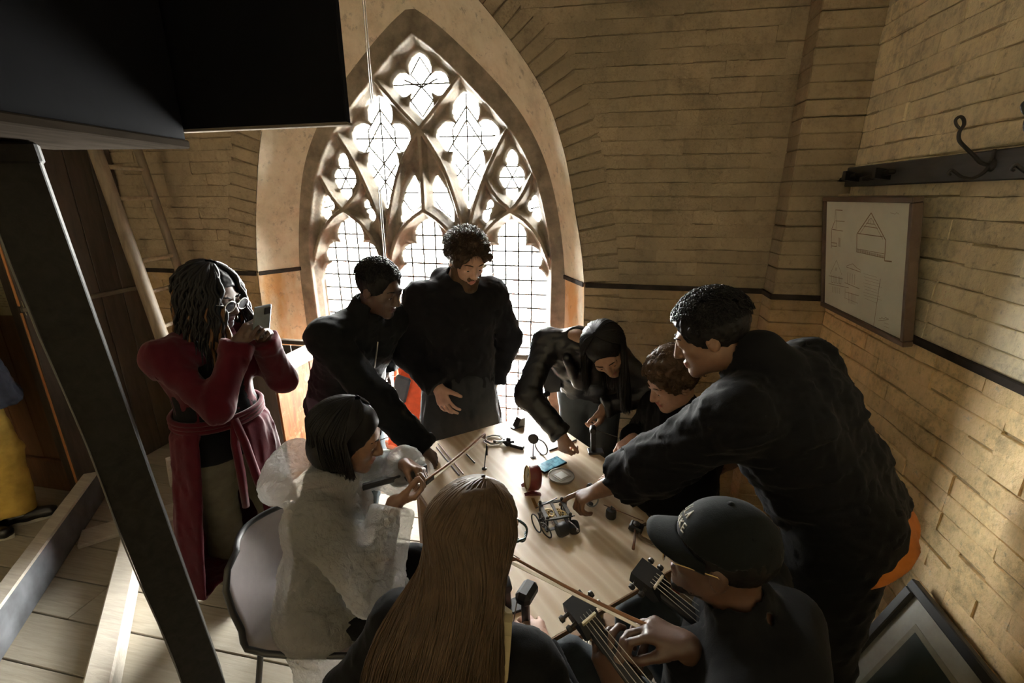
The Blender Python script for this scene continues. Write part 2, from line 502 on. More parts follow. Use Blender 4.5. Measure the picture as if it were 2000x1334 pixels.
def seg(x0, x1, z, k):
    """one course of bricks between x0 and x1"""
    x = x0; first = True
    while x < x1 - .02:
        L = .225 if not first else (.225 if k % 2 else .1125)
        if rb.random() < .12: L = .1125
        L = min(L, x1 - x)
        if x1 - (x + L) < .05: L = x1 - x
        back.append(((x + L / 2, Y_B + .0475 + rb.uniform(-.004, .004), z + rb.uniform(-.003, .003)), (rb.gauss(0, .004), rb.gauss(0, .007), rb.gauss(0, .006)), (L - .001) / .2235, 1.0))
        x += L; first = False
k = 0; z = .04
while z < 3.7:
    h = arch_half(z)
    if h < 0: h = 0
    h2 = h + (RING if z > Z_SPR and h > 0 else .0)
    seg(WX + h2 + .002, .935, z, k); seg(X_L - .05, WX - h2 - .002, z, k)
    z += .075; k += 1
# ring of voussoirs
arc = resample([p for p in AO if p[1] >= Z_SPR - .2], 400); acc = 0; nxt = 0
for i in range(1, 400):
    acc += (arc[i] - arc[i - 1]).length
    if acc >= nxt and arc[i].y > Z_SPR:
        t = (arc[i] - arc[i - 1]).normalized(); nrm = Vector((t.y, -t.x))
        if nrm.x < 0: nrm = -nrm
        for s in (1, -1):
            c = arc[i] + nrm * (RING / 2 + .002)
            ang = math.atan2(nrm.y, nrm.x * s)
            back.append(((WX + s * c.x, Y_B + .046 + rb.uniform(-.004, .004), c.y), (rb.gauss(0, .006), -ang + rb.gauss(0, .03), 0), (RING - .004) / .2235, 1.02))
        nxt = acc + .077
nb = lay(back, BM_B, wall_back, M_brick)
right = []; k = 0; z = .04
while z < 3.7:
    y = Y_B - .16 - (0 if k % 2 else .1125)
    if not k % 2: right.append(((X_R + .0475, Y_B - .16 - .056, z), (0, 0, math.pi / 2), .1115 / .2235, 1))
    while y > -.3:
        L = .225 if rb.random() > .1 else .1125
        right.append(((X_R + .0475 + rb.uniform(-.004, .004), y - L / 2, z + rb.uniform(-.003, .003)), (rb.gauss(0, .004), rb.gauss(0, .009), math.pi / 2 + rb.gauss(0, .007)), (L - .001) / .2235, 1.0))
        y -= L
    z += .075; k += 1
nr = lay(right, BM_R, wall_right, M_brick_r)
# corner pilaster: full-depth bricks
pil = struct('pilaster', MB().box(((X_R + .945) / 2, Y_B - .07, Z_C / 2), (X_R - .945, .13, Z_C)), M_mortar); k = 0; z = .04
tag(pil, kind='structure')
while z < 3.7:
    for a, c in ((.93, X_R),):
        o = MB().box(((a + c) / 2, Y_B - .08, z + rb.uniform(-.003, .003)), (c - a - .001, .165 + rb.uniform(-.0015, .0015), .0732), Matrix.Rotation(rb.gauss(0, .006), 3, 'Y'), .0045).build('brick', M_brick, pil)
    z += .075; k += 1

# dado line painted round the room
def trim(n_, mb): return struct('trim_%d' % n_, mb, M_dado)
zd, hd = 1.425, .030
trim(1, MB().box(((WX + 1.17 + .93) / 2, Y_B - .012, zd), (.93 - WX - 1.17, .014, hd), bev=.003))
trim(2, MB().beam((.924, Y_B, zd), (.924, Y_B - .17, zd), .014, hd).beam((.918, Y_B - .168, zd), (X_R, Y_B - .168, zd), .014, hd))
trim(3, MB().beam((X_R - .012, Y_B - .16, zd), (X_R - .012, -.5, zd), .014, hd))
trim(4, MB().box(((X_L + WX - 1.17) / 2, Y_B - .012, zd), (WX - 1.17 - X_L, .014, hd), bev=.003))
for j, s in ((5, -1), (6, 1)):
    trim(j, MB().beam((WX + s * 1.158, Y_B, zd), (WX + s * .988, 3.225, zd), .012, hd))

# ================================================================ window tracery (one carved stone screen)
import openvdb
def sdf_mesh(name, arr, org, vox, mats, parent=None, adapt=0.0, matfn=None, smooth=True):
    g = openvdb.FloatGrid(float(arr.max()))
    g.copyFromArray(np.ascontiguousarray(arr, dtype=np.float32))
    P, T, Q = g.convertToPolygons(isovalue=0.0, adaptivity=adapt)
    P = P.astype(np.float32) * vox + np.array(org, dtype=np.float32)
    me = bpy.data.meshes.new(name)
    nv, ntri, nq = len(P), len(T), len(Q)
    me.vertices.add(nv); me.vertices.foreach_set('co', P.ravel())
    loops = np.concatenate([T[:, ::-1].ravel(), Q[:, ::-1].ravel()]).astype(np.int32)
    me.loops.add(len(loops)); me.loops.foreach_set('vertex_index', loops)
    me.polygons.add(ntri + nq)
    st = np.concatenate([np.arange(ntri) * 3, ntri * 3 + np.arange(nq) * 4]).astype(np.int32)
    me.polygons.foreach_set('loop_start', st)
    me.polygons.foreach_set('loop_total', np.concatenate([np.full(ntri, 3), np.full(nq, 4)]).astype(np.int32))
    me.update(calc_edges=True)
    for m in (mats if isinstance(mats, (list, tuple)) else [mats]): me.materials.append(m)
    if matfn is not None:
        cen = np.empty(len(me.polygons) * 3, dtype=np.float32); me.polygons.foreach_get('center', cen)
        me.polygons.foreach_set('material_index', matfn(cen.reshape(-1, 3)).astype(np.int32))
    if smooth: me.polygons.foreach_set('use_smooth', np.ones(len(me.polygons), dtype=bool))
    me.validate(); me.update()
    return link(name, me, parent)
vx = .0075
gx = np.arange(-1.06, 1.0601, vx); gz = np.arange(.12, 3.08, vx); gy = np.arange(-.17, .1301, vx)
GX, GZ = np.meshgrid(gx, gz, indexing='ij')
def d_seg(ax, az, bx, bz):
    dx, dz = bx - ax, bz - az; L = dx * dx + dz * dz + 1e-12
    t = np.clip(((GX - ax) * dx + (GZ - az) * dz) / L, 0, 1)
    return np.hypot(GX - ax - t * dx, GZ - az - t * dz)
def d_line(pl_):
    d = np.full(GX.shape, 9.)
    for (a, b), (c, e) in zip(pl_[:-1], pl_[1:]): d = np.minimum(d, d_seg(a, b, c, e))
    return d
def sm(pl_): return subdiv_smooth(pl_, 2)
def mir(pl_): return [(-a, b) for a, b in pl_]
def circ(x, z, r): return np.hypot(GX - x, GZ - z) - r
def vesica(x, z, w_, h_):
    """pointed almond, half width w_, half height h_"""
    R = (w_ * w_ + h_ * h_) / (2 * w_)
    return np.maximum(circ(x + (R - w_), z, R), circ(x - (R - w_), z, R))
def polysdf(pts):
    pts = [(a, b) for a, b in pts]; d = np.full(GX.shape, 9.); ins = np.zeros(GX.shape, bool); n_ = len(pts)
    for i in range(n_):
        (a, b), (c, e) = pts[i], pts[(i + 1) % n_]
        d = np.minimum(d, d_seg(a, b, c, e))
        if b != e:
            cond = ((GZ >= min(b, e)) & (GZ < max(b, e)))
            xi = a + (GZ - b) * (c - a) / (e - b)
            ins ^= cond & (GX < xi)
    return np.where(ins, -d, d)
FRAME = sm([(.95, .1), (.95, 1.0), (.95, 1.45), (.935, 1.62), (.91, 1.78), (.855, 2.0), (.77, 2.2), (.65, 2.39), (.40, 2.64), (.16, 2.86), (0, 2.965)])
B1 = sm([(-.33, 2.74), (-.17, 2.56), (0, 2.39), (.06, 2.31), (.16, 2.15), (.23, 1.96), (.29, 1.73), (.312, 1.5), (.312, 1.2), (.312, .1)])
B3 = sm([(.64, 2.42), (.50, 2.19), (.42, 2.01), (.36, 1.85), (.325, 1.68), (.312, 1.5)])
DI1 = sm([(.80, 2.14), (.755, 2.04), (.70, 1.94), (.63, 1.86)]); DI2 = sm([(.45, 2.08), (.49, 2.0), (.55, 1.93), (.63, 1.86)])
HR1 = sm([(.625, 1.86), (.53, 1.80), (.45, 1.72), (.38, 1.60), (.325, 1.42)]); HR2 = sm([(.625, 1.86), (.73, 1.80), (.82, 1.70), (.885, 1.57), (.94, 1.40)])
HM = sm([(0, 1.86), (.10, 1.80), (.19, 1.71), (.26, 1.59), (.30, 1.42)])
dbar = np.full(GX.shape, 9.)
for L_ in (B1, B3, DI1, DI2, HR1, HR2, HM): dbar = np.minimum(dbar, np.minimum(d_line(L_), d_line(mir(L_))))
dbar = np.minimum(dbar, d_line([(0, 2.39), (0, 1.86)]))
dfr = np.minimum(d_line(FRAME), d_line(mir(FRAME)))
inside = polysdf(FRAME + mir(FRAME)[::-1])
op = np.full(GX.shape, 9.)
def cut(f):
    global op
    op = np.minimum(op, f)
for c in (-.625, 0, .625):
    cut(np.maximum(np.abs(GX - c) - .252, np.maximum(GZ - 1.36, .22 - GZ)))
    cut(np.maximum(np.abs(GX - c) - .15, np.maximum(GZ - 1.62, 1.2 - GZ)))
    for s in (-1, 1):
        cut(circ(c + s * .152, 1.365, .1)); cut(circ(c + s * .125, 1.525, .088))
    cut(circ(c, 1.672, .098)); cut(vesica(c, 1.67, .1, .125))
for s in (-1, 1):
    cut(vesica(s * .31, 2.50, .088, .115)); cut(circ(s * .31, 2.505, .083)); cut(circ(s * .19, 2.345, .09)); cut(circ(s * .445, 2.35, .09))
    cut(circ(s * .31, 2.34, .12)); cut(vesica(s * .315, 2.14, .118, .27))
    cut(vesica(s * .625, 2.19, .036, .065)); cut(circ(s * .625, 2.08, .082)); cut(vesica(s * .625, 1.985, .04, .06))
    cut(polysdf([(s * a, b) for a, b in ((.085, 2.10), (.045, 2.02), (.04, 1.90), (.10, 1.86), (.20, 1.77), (.195, 1.87), (.15, 2.0))]))
    for (a, b, r) in ((.47, 1.90, .018), (.455, 1.86, .018), (.435, 1.82, .024), (.785, 1.93, .018), (.76, 1.89, .02), (.80, 1.88, .018), (.80, 1.83, .03)):
        cut(vesica(s * a, b, r, r * 1.7))
cut(vesica(0, 2.76, .075, .095)); cut(circ(0, 2.765, .07)); cut(circ(-.125, 2.675, .068)); cut(circ(.125, 2.675, .068)); cut(circ(0, 2.66, .08)); cut(vesica(0, 2.56, .08, .105))
# thickness: thin foiled plate, thick moulded bars in front of it, thickest frame
plate = np.where(op > 0, np.minimum(.038, .010 + op * 1.3), -.03)
hollow = np.clip(dbar, 0, .06)
bar = np.where(dbar < .052, np.where(dbar < .013, .098, .098 - .012 - (dbar - .013) * 2.2), -.03)
frame = np.where(dfr < .062, .125 - np.clip(dfr - .022, 0, 1) * 2.0 - .012 * (dfr > .03), -.03)
outm = np.where(inside > 0, .125, -.03)
th = np.maximum(np.maximum(plate, bar), np.maximum(frame, outm))
op_c = np.minimum(op, 9)
arr = np.empty((len(gx), len(gy), len(gz)), np.float32)
for j, yv in enumerate(gy):
    f = np.abs(yv + .0) - th if yv < 0 else np.abs(yv) - np.minimum(th, .075)
    arr[:, j, :] = np.clip(f * .7, -.03, .03)
arr[0] = arr[-1] = .03; arr[:, 0] = arr[:, -1] = .03; arr[:, :, 0] = arr[:, :, -1] = .03
YG = 3.30
win = thing('window_1', None, None, (0, 0, 0)); tag(win, kind='structure')
sdf_mesh('tracery', arr, (WX + gx[0], YG + gy[0], gz[0]), vx, M_stone, win)
# glass and leading
PANE_W, PANE_H = .0955, .1035
pme = MB().box((0, 0, 0), (PANE_W - .002, .003, PANE_H - .002)).build('tmp', M_pane); pane_me = pme.data; bpy.data.objects.remove(pme)
pane_me.name = 'pane'
for c in (-.625, 0, .625):
    for i in range(-2, 3):
        for j in range(16):
            zc = 1.785 - PANE_H * (j + .5); xc = c + i * PANE_W
            if zc < .2 or (abs(i) == 2 and zc > 1.6) : continue
            link('pane', pane_me, win, (WX + xc, YG, zc))
    for i in (-1.5, -.5, .5, 1.5):
        top = 1.78 if abs(i) < 1 else 1.62
        MB().beam((WX + c + i * PANE_W, YG - .004, .19), (WX + c + i * PANE_W, YG - .004, top), .0115, .012, up=(0, 1, 0), bev=.001).build('lead_bar', M_lead, win)
    for j in range(1, 15):
        zc = 1.785 - PANE_H * j
        MB().beam((WX + c - .26, YG - .004, zc), (WX + c + .26, YG - .004, zc), .012, .0115, bev=.001).build('lead_bar', M_lead, win)
def foil(cx, cz, w_, h_, lines):
    MB().box((WX + cx, YG, cz), (w_, .003, h_)).build('pane', M_pane, win)
    for (a, b, c, d) in lines:
        MB().cyl((WX + cx + a, YG - .004, cz + b), (WX + cx + c, YG - .004, cz + d), .0056, n=6).build('lead_bar', M_lead, win)
for s in (-1, 1):
    foil(s * .312, 2.25, .44, .76, [(0, -.36, 0, .36), (-.2, .095, .2, .095), (0, .28, -.1, .15), (0, .28, .1, .15), (-.1, .15, -.1, .04), (.1, .15, .1, .04), (-.1, .04, .09, -.17), (.1, .04, -.09, -.17),
        (0, .2, -.14, 0), (0, .2, .14, 0), (-.09, -.08, .05, -.26), (.09, -.08, -.05, -.26)])
    foil(s * .625, 2.08, .19, .34, [(-.085, 0, .085, 0), (-.05, .085, .05, -.085), (.05, .085, -.05, -.085), (-.05, .07, .05, .07), (-.05, -.07, .05, -.07)])
    foil(s * .12, 1.93, .20, .36, [(-.08, .05, .06, .05), (-.02, -.06, .06, -.12), (-.02, -.06, -.06, -.0)])
    foil(s * .455, 1.86, .09, .16, [(-.04, 0, .04, .02)]); foil(s * .79, 1.87, .1, .16, [(-.04, 0, .04, .02)])
foil(0, 2.655, .42, .42, [(-.2, .02, .2, .02), (0, .18, -.07, .08), (0, .18, .07, .08), (-.07, .08, .08, -.08), (.07, .08, -.08, -.08), (-.08, -.08, 0, -.18), (.08, -.08, 0, -.18), (0, 0, -.12, .05), (0, 0, .12, .05)])

# ================================================================ left side: panelling, boarded wall
part = struct('wall_left_partition', MB().box((X_L - .05, 2.52, 1.9), (.06, .84, 3.8)), M_panel)
yy = 2.11
for k in range(5):
    wd = .155
    MB().box((X_L - .012, yy + wd / 2, 2.55), (.022, wd - .004, 2.5), bev=.003).build('panel_board', M_panel, part)
    MB().box((X_L - .012, yy + wd / 2, .64), (.022, wd - .004, 1.28), bev=.003).build('panel_board', M_panel, part)
    yy += wd
struct('trim_7', MB().box((X_L + .008, 2.5, 1.295), (.03, .8, .028), bev=.004), wood('worn_ledge', (.10, .085, .065), (.2, .17, .13), 'Y'))
bw = struct('wall_left_boarded', MB().box((X_L - .66, 2.17, 1.9), (1.2, .05, 3.8)), M_brown)
for k in range(6):
    MB().box((X_L - .075 - .18 * k - .09, 2.135, 1.9), (.176, .02, 3.8), bev=.003).build('wall_board', M_brown, bw)
struct('trim_8', MB().box((X_L - .028, 2.118, 1.36 + .98), (.034, .03, 2.05), bev=.004), M_lit_edge)  # strip stands in for the lit corner edge
struct('trim_9', MB().box((X_L - .028, 2.118, .64), (.034, .03, 1.27), bev=.004), M_lit_edge)
struct('baseboard_left', MB().box((X_L - .62, 2.11, .12), (1.1, .03, .24), bev=.006), M_brown)
def bez_(P, n):
    out = []
    for k in range(n):
        t = k / (n - 1); Q = [Vector(p) for p in P]
        while len(Q) > 1: Q = [Q[i].lerp(Q[i + 1], t) for i in range(len(Q) - 1)]
        out.append(Q[0])
    return out
# ================================================================ prop materials
def ply_mat():
    m, nt, b = nt_mat('plywood')
    tc = N(nt, 'ShaderNodeTexCoord').outputs['Object']
    warp = noise(nt, mapping(nt, tc, (3.2, 1.2, 1)), 1.6, 3, .5)
    mp = mapping(nt, tc, (4.2, .8, 1))
    wv = N(nt, 'ShaderNodeTexWave', wave_type='BANDS', bands_direction='X'); nt.links.new(mp, wv.inputs[0])
    wv.inputs['Scale'].default_value = .9; wv.inputs['Distortion'].default_value = 9; wv.inputs['Detail'].default_value = 3; wv.inputs['Detail Scale'].default_value = .8
    fine = noise(nt, mapping(nt, tc, (60, 2, 1)), 6, 4)
    f = math_(nt, 'ADD', math_(nt, 'MULTIPLY', wv.outputs['Fac'], .6), math_(nt, 'MULTIPLY', warp, .4))
    c = ramp(nt, f, [(.2, (.72, .59, .42)), (.5, (.78, .66, .49)), (.85, (.60, .44, .27))]).outputs[0]
    c = mixc(nt, math_(nt, 'MULTIPLY', fine, .3), c, (.56, .42, .27))
    nt.links.new(c, b.inputs['Base Color']); b.inputs['Roughness'].default_value = .42
    bump(nt, b, fine, .05, .001)
    return m
M_ply = ply_mat()
M_plyedge = wood('plywood_edge', (.16, .085, .04), (.34, .2, .1), 'X', 4, 10)
M_ink = simple('sepia_ink', (.28, .215, .13), .8, var=.3)
M_paper = simple('aged_paper', (.74, .775, .68), .75, var=.08, scale=5)
M_frame_brown = wood('brown_picture_frame', (.07, .045, .03), (.13, .085, .06), 'Y', 4, 12, .5)
M_frame_black = simple('black_frame', (.022, .022, .022), .55)
M_mount = simple('grey_mount', (.30, .29, .25), .35, var=.1)
M_dkgreen = simple('dark_green_print', (.035, .045, .04), .35)
M_black = simple('black_plastic', (.013, .013, .014), .42)
M_steel = simple('steel', (.35, .34, .32), .35, .9)
M_dsteel = simple('dark_steel', (.07, .065, .06), .45, .8)
M_brass = simple('tarnished_brass', (.42, .30, .12), .38, .9)
M_redcase = simple('dark_red_enamel', (.14, .025, .02), .3)
M_dial = simple('cream_dial', (.60, .55, .40), .5, var=.1)
M_screen = None
def screen_mat():
    m, nt, b = nt_mat('phone_screen')
    tc = N(nt, 'ShaderNodeTexCoord').outputs['Object']
    f = noise(nt, tc, 60, 3)
    c = ramp(nt, f, [(.35, (.05, .13, .18)), (.6, (.13, .30, .38))]).outputs[0]
    nt.links.new(c, b.inputs['Base Color']); b.inputs['Roughness'].default_value = .15
    nt.links.new(c, b.inputs['Emission Color']); b.inputs['Emission Strength'].default_value = .4
    return m
M_screen = screen_mat()
M_stick = wood('bow_stick', (.10, .04, .018), (.24, .11, .05), 'X', 5, 20, .35, 0)
M_horse = simple('bow_hair', (.50, .43, .30), .6)
M_crate = None
def crate_mat():
    m, nt, b = nt_mat('stained_pine')
    tc = N(nt, 'ShaderNodeTexCoord').outputs['Object']
    g = noise(nt, mapping(nt, tc, (4, 4, .7)), 7, 6, .65, .5); blot = noise(nt, tc, 9, 6, .7)
    c = ramp(nt, g, [(.3, (.080, .022, .005)), (.5, (.13, .046, .012)), (.7, (.16, .078, .028))]).outputs[0]
    c = mixc(nt, ramp(nt, blot, [(.52, (0, 0, 0)), (.62, (.6, .6, .6))]).outputs[0], c, (.21, .14, .078))
    nt.links.new(c, b.inputs['Base Color']); b.inputs['Roughness'].default_value = .7; b.inputs['Specular IOR Level'].default_value = .1
    bump(nt, b, g, .2, .003)
    return m
M_crate = crate_mat()
M_orange = simple('orange_hi_vis', (.85, .10, .02), .7, var=.12, bmp=.3, bscale=40, sheen=.2)
M_reflect = simple('silver_reflective_tape', (.50, .47, .42), .45)
M_ladder = wood('ladder_pole', (.10, .075, .05), (.27, .21, .14), 'Z', 5, 18, .6)
M_shell = simple('grey_plastic_shell', (.30, .265, .265), .33, var=.05)
M_navy = simple('navy_cloth', (.022, .027, .045), .85, var=.2, bmp=.3)
M_bwax = M_iron

# ================================================================ work table
TZ = .75
TC, TU, TV = Vector((-.232, 1.686, TZ)), Vector((.743, .669, 0)), Vector((.669, -.743, 0))
TRZ = math.radians(42)
table = thing('work_table', 'large plywood table strewn with small instruments in the middle of the group', 'table', (TC.x, TC.y, 0), TRZ)
top = MB().box((0, 0, TZ - .008), (.862, 1.215, .016), bev=.0015).build('table_top', M_ply, table)
MB().box((0, -.6085, TZ - .009), (.864, .004, .017)).build('edge_strip', M_plyedge, table)
MB().box((-.4325, 0, TZ - .009), (.004, 1.21, .017)).build('edge_strip', M_plyedge, table)
for s in (-1, 1):
    MB().box((0, s * .46, TZ - .016 - .045), (.78, .03, .09), bev=.003).build('apron', M_plyedge, table)
    MB().box((s * .37, 0, TZ - .016 - .045), (.03, .89, .09), bev=.003).build('apron', M_plyedge, table)
    for t in (-1, 1):
        MB().box((s * .35, t * .44, (TZ - .016) / 2), (.05, .05, TZ - .016), bev=.004).build('leg', M_plyedge, table)

# ---------------------------------------------------------------- things on the table
def on_table(px, py, h=0.0): return atz(px, py, TZ + h)
def rod(px0, py0, px1, py1, label, r=.003, h=.004, mat=None, group=None, name='metal_rod'):
    a, b = on_table(px0, py0, h), on_table(px1, py1, h)
    o = MB().cyl(a, b, r, n=8).build(name, mat or M_dsteel, smooth='auto'); tag(o, label, 'rod', group); return o
# alarm clock
c0 = on_table(1041, 957); ax = Vector((-.86, -.36, .12)).normalized(); cc = c0 + Vector((.0, 0, .062))
clk = thing('alarm_clock', 'round dark red alarm clock with cream dial on plywood table', 'clock', c0)
def rel(o): return Vector(o.location)
L = rel(clk)
MB().lathe(cc - L - ax * .025, [(.0, 0), (.046, 0), (.052, .006), (.054, .02), (.054, .046), (.0505, .052), (.047, .052), (.047, .049)], ax, 32).build('case', M_redcase, clk, 'auto')
MB().lathe(cc - L + ax * .0235, [(.0001, 0), (.047, 0)], ax, 32).build('dial', M_dial, clk)
MB().lathe(cc - L + ax * .026, [(.0465, -.003), (.051, -.002), (.0515, .003), (.0475, .004)], ax, 32, closed=True).build('bezel', M_brass, clk, 'auto')
up_ = Vector((0, 0, 1)); side = ax.cross(up_).normalized(); upf = side.cross(ax)
MB().beam(cc - L + ax * .0245, cc - L + ax * .0245 + upf * .032 + side * .012, .0025, .001, up=ax, bev=0).build('hand', M_black, clk)
MB().beam(cc - L + ax * .0245, cc - L + ax * .0245 + upf * .022 - side * .004, .003, .001, up=ax, bev=0).build('hand', M_black, clk)
for s in (-1, 1):
    MB().prism([side * s * .022 - ax * .035 + Vector((0, 0, .0)), side * s * .022 + ax * .045, side * s * .03 + ax * .01 + Vector((0, 0, .018))], side * s * .02).build('foot', M_redcase, clk)
# dish with a square pattern
c0 = on_table(1096, 933); d_ = thing('glass_dish', 'round shallow glass dish with steel rim beside phone', 'dish', c0, .5)
MB().lathe((0, 0, 0), [(.0, .004), (.052, .004), (.056, .014), (.058, .014), (.0585, .008), (.054, 0), (.0, 0)], n=40).build('rim', M_steel, d_, 'auto')
MB().lathe((0, 0, .0105), [(.0, 0), (.0545, 0), (.0545, .001), (0, .001)], n=40).build('lens', simple('frosted_lens', (.36, .34, .29), .2, var=.1), d_)
MB().box((0, 0, .0123), (.062, .062, .0012), Matrix.Rotation(.35, 3, 'Z')).build('square_print', simple('dull_gold_print', (.22, .19, .13), .5), d_)
MB().box((0, 0, .0132), (.044, .044, .0012), Matrix.Rotation(.35, 3, 'Z')).build('square_print', simple('pale_print', (.42, .41, .36), .5), d_)
# phone on table
q = [on_table(*p, .006) for p in ((1053, 909), (1086, 893), (1098, 907), (1066, 921))]
pc = sum(q, Vector()) / 4; u = ((q[1] - q[0]) + (q[2] - q[3])).normalized(); rz = math.atan2(u.y, u.x)
ph = thing('smartphone', 'black smartphone with a lit blue screen lying flat on the table', 'phone', (pc.x, pc.y, TZ), rz)
MB().box((0, 0, .005), (.145, .072, .010), bev=.003).build('body', M_black, ph)
MB().box((0, 0, .0103), (.136, .064, .0008)).build('screen', M_screen, ph)
# clock movement
c0 = on_table(1083, 1018); mv = thing('clock_movement', 'open black and brass clock movement with gears under the reaching hand', 'clock movement', c0, math.radians(25))
for zz, mm in ((.052, M_dsteel), (.008, M_dsteel)):
    o = MB()
    for s in (-1, 1):
        o.box((s * .045, 0, zz), (.016, .11, .004), bev=.001).box((0, s * .048, zz), (.10, .014, .004), bev=.001)
    o.box((0, 0, zz), (.012, .10, .004), bev=.001)
    o.build('plate', mm, mv)
for s in (-1, 1):
    for t in (-1, 1):
        MB().lathe((s * .045, t * .048, 0), [(.0, 0), (.0055, 0), (.004, .01), (.004, .05), (.0065, .056), (.006, .064), (.0, .068)], n=10).build('pillar', M_dsteel, mv, 'auto')
def gear(c, r, axis, teeth, th_=.004, mat=None, parent=None, spokes=5):
    ax_ = Vector(axis).normalized(); u_ = ax_.orthogonal().normalized(); w_ = ax_.cross(u_); c = Vector(c); o = MB()
    n_ = teeth * 2; vs = []
    for k in range(n_):
        a = 2 * math.pi * k / n_; rr = r if k % 2 else r * .88
        for q_, tt in ((rr, -1), (rr, 1), (r * .74, 1), (r * .74, -1)):
            vs.append(c + (u_ * math.cos(a) + w_ * math.sin(a)) * q_ + ax_ * tt * th_ / 2)
    fs = []
    for k in range(n_):
        l_ = (k + 1) % n_
        for e in range(4):
            g_ = (e + 1) % 4; fs.append((k * 4 + e, l_ * 4 + e, l_ * 4 + g_, k * 4 + g_))
    o.add(vs, fs)
    for k in range(spokes):
        a = 2 * math.pi * k / spokes; o.cyl(c, c + (u_ * math.cos(a) + w_ * math.sin(a)) * r * .8, th_ * .55, n=6)
    o.cyl(c - ax_ * .012, c + ax_ * .012, r * .14, n=8)
    return o.build('gear', mat or M_brass, parent)
gear((-.02, .015, .03), .026, (0, 0, 1), 22, parent=mv); gear((.018, -.012, .04), .022, (0, 0, 1), 18, parent=mv); gear((.022, .028, .022), .016, (0, 0, 1), 14, parent=mv)
gear((-.058, -.02, .034), .03, (1, .1, 0), 26, parent=mv, mat=M_dsteel); gear((-.03, -.032, .045), .014, (0, 0, 1), 12, parent=mv)
MB().lathe((0, -.085, .03), [(.0, -.02), (.022, -.02), (.026, -.012), (.026, .012), (.022, .02), (.0, .02)], (1, .2, .1), 20).build('spring_barrel', M_black, mv, 'auto')
MB().lathe((.05, -.075, .022), [(.0, -.018), (.02, -.018), (.022, .0), (.02, .018), (.0, .018)], (.2, 1, .2), 18).build('spring_barrel', M_black, mv, 'auto')
def ringpts(c, r, axis, n=28, a0=0, a1=2 * math.pi, ell=1):
    ax_ = Vector(axis).normalized(); u_ = ax_.orthogonal().normalized(); w_ = ax_.cross(u_)
    return [Vector(c) + (u_ * math.cos(a0 + (a1 - a0) * k / n) + w_ * math.sin(a0 + (a1 - a0) * k / n) * ell) * r for k in range(n)]
MB().tube(ringpts((-.085, -.035, .035), .034, (1, .25, .1)), .0028, 6, closed=True).build('balance_wheel', M_dsteel, mv, True)
MB().tube(ringpts((-.06, -.075, .03), .03, (.9, .4, .2)), .0028, 6, closed=True).build('balance_wheel', M_dsteel, mv, True)
MB().tube([(.03, -.07, .05), (.045, -.095, .045), (.05, -.11, .04)], .0022, 6).lathe((.05, -.112, .038), [(0, -.004), (.006, -.003), (.006, .003), (0, .004)], (.4, -.9, 0), 10).build('lever', M_steel, mv, True)
MB().lathe((.062, .055, .0), [(.0, 0), (.008, 0), (.008, .05), (.006, .058), (0, .058)], n=12).build('post', M_steel, mv, 'auto')
rr_ = []
for k in range(70):
    a = k * .35; rr_.append(Vector((-.02 + math.cos(a) * .006, -.05 + .0006 * k, .03 + math.sin(a) * .006)))
MB().tube(rr_, .001, 5).build('coil_spring', M_steel, mv, True)
for k, (a, b) in enumerate((((-.07, .02), (.03, .062)), ((-.06, -.055), (.06, -.055)))):
    MB().cyl((a[0], a[1], .058), (b[0], b[1], .056), .002, n=6).build('arbor', M_dsteel, mv)
# strap in front of the alarm clock
o = MB().beam(on_table(1040, 966, .02), on_table(1048, 985, .02), .014, .003).build('brass_strap', M_brass); tag(o, 'short bent brass strap standing between red clock and movement', 'strap')
o.location.z = -.018
# steel ring on a stem with black disc
def disc_stand(px, py, label, h=.11, r=.028, ring=True, dirn=(0, -1, 0), group='little disc stands on the table'):
    p = on_table(px, py); t = thing('disc_stand', label, 'stand', p, 0, group)
    MB().lathe((0, 0, 0), [(.0, 0), (.014, 0), (.014, .004), (.004, .007), (0, .007)], n=16).build('foot', M_dsteel, t, 'auto')
    MB().cyl((0, 0, .004), (0, 0, h), .0028, n=8).build('stem', M_dsteel, t)
    MB().lathe((0, 0, h), [(.0, -.006), (r * .9, -.006), (r, -.003), (r, .003), (r * .9, .006), (0, .006)], dirn, 20).build('disc', M_black, t, 'auto')
    if ring: MB().tube(ringpts((.035, .03, .042), .04, (.55, .8, .1)), .004, 7, closed=True).build('ring', M_steel, t, True)
    return t
disc_stand(1041, 893, 'black disc on a thin steel stem with ring behind the phone', .10, .026, True, (-.1, -1, .05))
t = disc_stand(1152, 985, 'small black round mirror on stem right of the reaching hand', .075, .022, False, (-.7, -.7, .1))
MB().tube(ringpts((.01, -.01, .028), .026, (.5, -.8, .2)), .0032, 7, closed=True).build('ring', M_steel, t, True)
# thin wire stand behind the blonde head
p = on_table(946, 916); t = thing('wire_stand', 'thin black wire stand with a small clip above the long brown hair', 'stand', p)
MB().lathe((0, 0, 0), [(.0, 0), (.012, 0), (.012, .003), (.003, .006), (0, .006)], n=14).build('foot', M_dsteel, t, 'auto')
MB().cyl((0, 0, .004), (.008, .02, .12), .0022, n=7).build('stem', M_black, t)
MB().box((.008, .02, .085), (.008, .006, .05), bev=.002).build('clip', M_black, t)
MB().tube([(.008, .02, .12), (-.006, .02, .13), (-.012, .03, .15), (-.004, .03, .165)], .0018, 6).build('wire_loop', M_steel, t, True)
